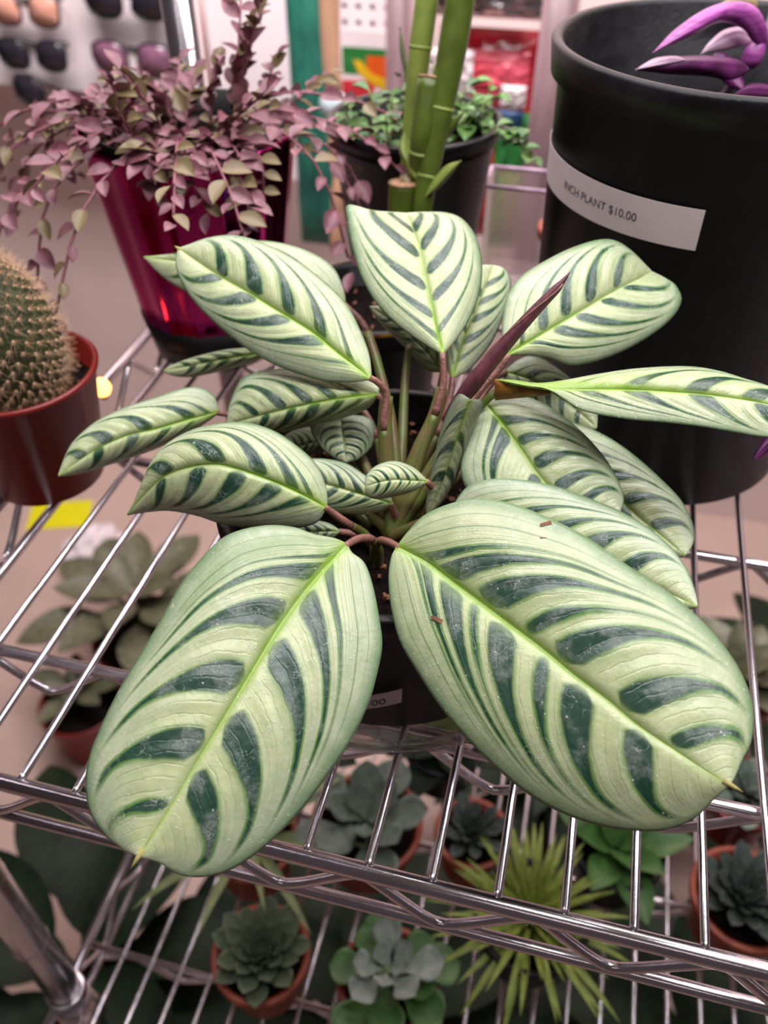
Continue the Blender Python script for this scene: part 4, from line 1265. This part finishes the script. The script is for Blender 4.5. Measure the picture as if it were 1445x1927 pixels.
t, c = lower('foliage_plant', 1395, 1275, -0.345, 'dusty olive leafy plant at the back right of the lower tier', 0.034, 0.045, 0.065, 'terra', 40)
fo = blade_mesh('leaf', 0.075, 0.040, M['foliage'], 10, 3, 0.15, 0.35, 0.5, 0.12)
rosette(t, c, [fo], 16, 0.010, 1.2, 0.2, 0.5, 1.0, 13)

# ---------------------------------------------------------------- plants and litter on the floor
big = blade_mesh('leaf', 0.30, 0.13, M['deep'], 14, 4, 0.12, 0.75, 0.45, 0.06)


def floor_plant(name, a, b, label, mesh, n, seed, r=0.11, h=0.16, pm='black', lift=0.16, t0=1.25, t1=0.25, s0=0.6, s1=1.1):
    c = np.array([a, b, ZF])
    t = thing(name, tuple(c), label, 'plant')
    make_pot(t, c, r * 0.78, r, h, M[pm], 0.012, n=40)
    make_soil(t, c, r - 0.008, ZF + h - 0.012, seed)
    rng = random.Random(seed)
    for i in range(n):
        f = (i + 0.5) / n; th = i * 2.39996 + seed
        el = t0 + (t1 - t0) * f
        top = Vector((a + math.cos(th) * lift * 0.7 * f, b + math.sin(th) * lift * 0.7 * f, ZF + h + lift * (1.15 - 0.5 * f)))
        q = inst('leaf', mesh, t, top, quat((math.cos(th) * math.cos(el * 0.6), math.sin(th) * math.cos(el * 0.6), math.sin(el * 0.6))), (s0 + (s1 - s0) * f,) * 3)
        obj('stalk', *tube_vf(cr([np.array([a, b, ZF + h - 0.02]), np.array([a + math.cos(th) * 0.02, b + math.sin(th) * 0.02, ZF + h + lift * 0.5]), np.array(top)], 8), 0.004, 6), M['deep'], t)
    return t


floor_plant('large_leaf_plant', -0.44, 0.28, 'large dark green leafy plant on the floor beside the chrome front post', big, 16, 1, lift=0.20, t0=0.9, s1=0.95)
floor_plant('large_leaf_plant', -0.08, 0.33, 'large dark green leafy plant on the floor beneath the olive rosette succulent', big, 16, 2, lift=0.17, t0=0.9, s1=0.75)
floor_plant('large_leaf_plant', 0.27, 0.36, 'large dark green leafy plant on the floor at lower right, under the needle-leaved plant', big, 15, 3, lift=0.17, t0=0.9, s1=0.75)
floor_plant('large_leaf_plant', 0.10, 0.80, 'large dark green leafy plant on the floor behind the shelving unit, below the saucer', big, 16, 6, lift=0.17, t0=0.9, s1=0.8)
floor_plant('large_leaf_plant', 0.50, 0.95, 'large dark green leafy plant on the floor seen right of the tall black pot', big, 16, 7, lift=0.14, t0=0.9, s1=0.8)
fol = blade_mesh('leaf', 0.20, 0.10, M['foliage'], 12, 3, 0.12, 0.35, 0.5, 0.1)
p = PZ(270, 1190, ZF + 0.15)
floor_plant('foliage_plant', p[0], p[1], 'dusty olive large-leaved plant on the floor left of the shelf, in a rust red pot', fol, 16, 4, 0.10, 0.15, 'red', 0.10, 1.2, 0.1, 0.5, 0.9)
p = PZ(150, 1320, ZF + 0.13)
floor_plant('foliage_plant', p[0], p[1], 'short leafy plant in a dark red pot on the floor, nearest the shelf edge', fol, 8, 5, 0.075, 0.13, 'red', 0.03, 1.2, 0.4, 0.25, 0.45)
# yellow card on the floor
p = PZ(112, 968, ZF + 0.004)
V, Fc = box_vf((-0.075, -0.048, 0), (0.075, 0.048, 0.003))
r_ = Matrix.Rotation(0.35, 3, 'Z')
V = [tuple(np.array(p) + np.array(r_ @ Vector(v)) - np.array([0, 0, 0.004])) for v in V]
o = obj('yellow_card', V, Fc, M['yellow'], None, False); tag(o, 'bright yellow card on the floor below the cactus pot', 'card')
# crumpled clear film
rng = np.random.default_rng(6)
p = PZ(185, 1050, ZF + 0.05)
V, Fc = [], []
for i in range(13):
    for k in range(16):
        th, ph = 2 * PI * k / 16, PI * i / 12
        r = 0.085 * (0.75 + 0.4 * rng.random())
        V.append((p[0] + r * math.sin(ph) * math.cos(th), p[1] + r * math.sin(ph) * math.sin(th), max(ZF + 0.001, ZF + 0.05 + 0.7 * r * math.cos(ph))))
for i in range(12):
    for k in range(16): Fc.append((i * 16 + k, (i + 1) * 16 + k, (i + 1) * 16 + (k + 1) % 16, i * 16 + (k + 1) % 16))
o = obj('crumpled_bag', V, Fc, M['board'], None, False); tag(o, 'crumpled white plastic bag on the floor beside the olive plant', 'bag')

# ---------------------------------------------------------------- goods on the back wall
BB = 1.55


def panel(name, x0, y0, x1, y1, b, material, label, cat, t=0.006, parent=None, dz=0.0):
    pa, pb = PB((x0 + x1) / 2, y0, b), PB((x0 + x1) / 2, y1, b)
    xa, xb = PB(x0, (y0 + y1) / 2, b)[0], PB(x1, (y0 + y1) / 2, b)[0]
    o = obj(name, *box_vf((xa, b, pb[2]), (xb, b + t, pa[2] + dz)), M[material], parent, False)
    if label: tag(o, label, cat)
    return o


panel('display_card', -160, -260, 332, 165, BB, 'board', 'white display card with sunglasses clipped to it', 'display card')
panel('display_card', 392, -200, 545, 330, BB + 0.03, 'board', 'plain white card standing between the chrome post and the teal bag', 'display card')
# pegboard with real holes
ped = thing('pegboard', tuple(PB(700, 300, 1.62)), 'white pegboard panel with rows of round holes behind the seed packet', 'pegboard')
xa, xb = PB(610, 50, 1.62)[0], PB(760, 50, 1.62)[0]
zt, zb_ = PB(680, -150, 1.62)[2], PB(680, 330, 1.62)[2]
mb = MB(); step = 0.0254
nx, nz = int((xb - xa) / step), int((zt - zb_) / step)
for i in range(nx):
    for k in range(nz):
        cx, cz = xa + step * (i + 0.5), zb_ + step * (k + 0.5)
        sq = [(1, 0), (1, 1), (0, 1), (-1, 1), (-1, 0), (-1, -1), (0, -1), (1, -1)]
        V = [(cx + a * step / 2, 1.62, cz + b * step / 2) for a, b in sq]
        V += [(cx + 0.0055 * math.cos(j * PI / 4), 1.62, cz + 0.0055 * math.sin(j * PI / 4)) for j in range(8)]
        V += [(cx + 0.0055 * math.cos(j * PI / 4), 1.626, cz + 0.0055 * math.sin(j * PI / 4)) for j in range(8)]
        mb.add(V, [(j, (j + 1) % 8, 8 + (j + 1) % 8, 8 + j) for j in range(8)] + [(8 + j, 8 + (j + 1) % 8, 16 + (j + 1) % 8, 16 + j) for j in range(8)])
mb.obj('board', M['peg'], ped, False)
obj('backing', *box_vf((xa, 1.64, zb_), (xb, 1.645, zt)), M['dark'], ped, False)
# seed packet hung on it
pk = thing('seed_packet', tuple(PB(685, 205, 1.58)), 'small seed packet with green, yellow, orange and red print on the pegboard', 'packet')
panel('paper', 642, 58, 732, 205, 1.585, 'pkwhite', None, None, 0.004, pk)
panel('green_print', 644, 92, 690, 140, 1.5845, 'pkgreen', None, None, 0.001, pk)
panel('orange_print', 690, 105, 731, 165, 1.5845, 'pkorange', None, None, 0.001, pk)
panel('dark_band', 644, 90, 731, 104, 1.5840, 'pkgreen', None, None, 0.001, pk)
panel('red_print', 644, 152, 704, 200, 1.5842, 'pkred', None, None, 0.001, pk)
q = [PB(x, y, 1.5838) for x, y in ((664, 112), (680, 116), (700, 140), (728, 150), (726, 172), (700, 158), (676, 140))]
obj('yellow_print', q + [v + np.array([0, 0.001, 0]) for v in q], [tuple(range(7))[::-1], tuple(range(7, 14))] + [(i, (i + 1) % 7, 7 + (i + 1) % 7, 7 + i) for i in range(7)], M['pkyellow'], pk, False)


def bag(name, x0, y0, x1, y1, b, material, label, cat, depth=0.05, seed=0, parent=None):
    """a filled film bag: pillow shape with creases and pinched seams"""
    rng = np.random.default_rng(seed)
    pa, pb = PB((x0 + x1) / 2, y0, b), PB((x0 + x1) / 2, y1, b)
    xa, xb = PB(x0, (y0 + y1) / 2, b)[0], PB(x1, (y0 + y1) / 2, b)[0]
    n, m = 18, 22
    bumps = rng.normal(size=(m + 1, n + 1)) * 0.0025
    V, Fc = [], []
    for side in (-1, 1):
        for i in range(m + 1):
            for k in range(n + 1):
                u, v = k / n, i / m
                th = (math.sin(PI * u) ** 0.5) * (math.sin(PI * v) ** 0.4) * depth / 2
                x = xa + (xb - xa) * (u + 0.02 * math.sin(9 * v + seed) * (u - 0.5))
                V.append((x, b + depth / 2 + side * th + (bumps[i, k] if 0 < u < 1 and 0 < v < 1 else 0), pb[2] + (pa[2] - pb[2]) * v))
    N_ = (m + 1) * (n + 1)
    for s in (0, 1):
        for i in range(m):
            for k in range(n):
                q = (s * N_ + i * (n + 1) + k, s * N_ + i * (n + 1) + k + 1, s * N_ + (i + 1) * (n + 1) + k + 1, s * N_ + (i + 1) * (n + 1) + k)
                Fc.append(q if s == 0 else q[::-1])
    o = obj(name, V, Fc, M[material], parent)
    if label: tag(o, label, cat)
    return o


bag('woven_bag', 536, -160, 618, 470, 1.40, 'teal', 'tall teal green woven bag hanging behind the pink trailing plant', 'bag', 0.06, 1)
rb = thing('red_bag', tuple(PB(905, 235, 1.38)), 'large red soil bag with pink and white print behind the canes', 'bag')
bag('bag_body', 812, 62, 1000, 460, 1.40, 'redbag', None, None, 0.07, 2, rb)
bag('print_panel', 818, 100, 992, 215, 1.385, 'pinkbag', None, None, 0.04, 3, rb)
bag('white_print', 940, 165, 988, 208, 1.375, 'pkwhite', None, None, 0.02, 4, rb)
bag('yellow_print', 806, 95, 888, 180, 1.375, 'pkwhite', None, None, 0.02, 5, rb)
bag('silver_bag', 790, -60, 1020, 42, 1.36, 'silverfilm', 'crumpled silver film bag above the red soil bag', 'bag', 0.06, 6)
gp = thing('fertiliser_packet', tuple(PB(960, 450, 1.30)), 'upright green packet with a blue top in front of the red soil bag', 'packet')
bag('packet_body', 924, 215, 992, 470, 1.32, 'pkgreen', None, None, 0.02, 7, gp)
bag('blue_top', 926, 212, 984, 238, 1.312, 'blue', None, None, 0.014, 8, gp)
bag('pale_print', 930, 330, 975, 440, 1.312, 'shoot', None, None, 0.012, 9, gp)
pr_ = PB(1026, 250, 1.25)
V, Fc = lathe_vf([(0.0, 0.0), (0.026, 0.0), (0.027, 0.01), (0.025, 0.35), (0.027, 0.7), (0.025, 1.0), (0.023, 1.25), (0.0, 1.25)], (pr_[0], pr_[1], ZF), 28)
o = obj('wrapped_roll', V, Fc, M['mauve']); tag(o, 'tall mauve grey wrapped roll standing beside the red soil bag', 'roll')
pr_ = PB(748, 90, 1.50)
V, Fc = lathe_vf([(0.0, 0.0), (0.020, 0.0), (0.021, 0.3), (0.019, 0.8), (0.020, 1.30), (0.0, 1.30)], (pr_[0], pr_[1], ZF), 24)
o = obj('wrapped_roll', V, Fc, M['mauve']); tag(o, 'slim mauve grey wrapped roll behind the canes, beside the pegboard', 'roll')
# wooden-handled brush hanging down
br = thing('wooden_brush', tuple(PB(628, 330, 1.30)), 'pale wooden handle with a light blue round knob beside the teal bag', 'brush')
Q = cr([PB(622, -160, 1.30), PB(620, -20, 1.30), PB(622, 80, 1.30), PB(627, 170, 1.30)], 16)
obj('handle', *tube_vf(Q, np.linspace(0.017, 0.0125, 16), 14), M['wood'], br)
kc = PB(628, 197, 1.30)
V, Fc = lathe_vf([(0.0, -0.022), (0.011, -0.019), (0.019, -0.011), (0.022, 0.0), (0.019, 0.011), (0.011, 0.019), (0.0, 0.022)], tuple(kc), 20)
obj('knob', V, Fc, M['knob'], br)
Q = cr([PB(630, 222, 1.30), PB(632, 270, 1.30), PB(640, 330, 1.30), PB(636, 400, 1.30), PB(630, 470, 1.30)], 12)
obj('lower_handle', *tube_vf(Q, [0.008, 0.011, 0.013, 0.012, 0.010, 0.012, 0.014, 0.012, 0.010, 0.010, 0.010, 0.008], 12), M['wood'], br)


def sunglasses(x, y, width, lens, label, tilt=0.0):
    c = PB(x, y, BB - 0.030)
    t = thing('sunglasses', tuple(c), label, 'sunglasses', 'sunglasses on the display card')
    R = Matrix.Rotation(tilt, 3, 'Y')
    P = lambda a, b, z: tuple(np.array(c) + np.array(R @ Vector((a, b, z))))
    for s in (-1, 1):
        cx = s * width * 0.255
        ring = []
        for k in range(28):
            th = 2 * PI * k / 28
            ex = abs(math.cos(th)) ** 0.75 * math.copysign(1, math.cos(th)); ez = abs(math.sin(th)) ** 0.75 * math.copysign(1, math.sin(th))
            ring.append((cx + ex * width * 0.205 + s * 0.02 * width * (ez > 0), 0.0, ez * width * 0.165 - (0.02 * width if ez < 0 else 0)))
        V = [P(cx, -0.004, 0)] + [P(a, 0, z) for a, b, z in ring] + [P(cx, 0.002, 0)] + [P(a, 0.002, z) for a, b, z in ring]
        Fc = [(0, 1 + (k + 1) % 28, 1 + k) for k in range(28)] + [(29, 30 + k, 30 + (k + 1) % 28) for k in range(28)] + [(1 + k, 1 + (k + 1) % 28, 30 + (k + 1) % 28, 30 + k) for k in range(28)]
        obj('lens', V, Fc, M[lens], t)
        rp = [P(a, 0.0005, z) for a, b, z in ring + ring[:1]]
        obj('rim', *tube_vf(rp, 0.0022, 8, False), M['frame'], t)
        obj('temple_arm', *tube_vf([P(s * width * 0.47, 0, width * 0.10), P(s * width * 0.49, 0.012, width * 0.11), P(s * width * 0.36, 0.024, width * 0.12), P(-s * width * 0.1, 0.026, width * 0.05)], 0.0022, 8), M['frame'], t)
    obj('bridge', *tube_vf(cr([np.array(P(-width * 0.07, -0.001, width * 0.05)), np.array(P(0, -0.004, width * 0.085)), np.array(P(width * 0.07, -0.001, width * 0.05))], 8), 0.0024, 8), M['frame'], t)


sunglasses(60, 102, 0.150, 'lens', 'black wrap sunglasses on the white card, left of the purple pair')
sunglasses(248, 110, 0.162, 'lensp', 'purple-lensed round sunglasses at the right edge of the white card')
sunglasses(236, 0, 0.165, 'lens', 'dark sunglasses at the top of the picture above the purple pair')
sunglasses(45, 18, 0.150, 'lenso', 'orange-lensed sunglasses in the top left corner')
sunglasses(92, 184, 0.150, 'lens', 'dark sunglasses low on the white card behind the pink trailing plant', 0.25)
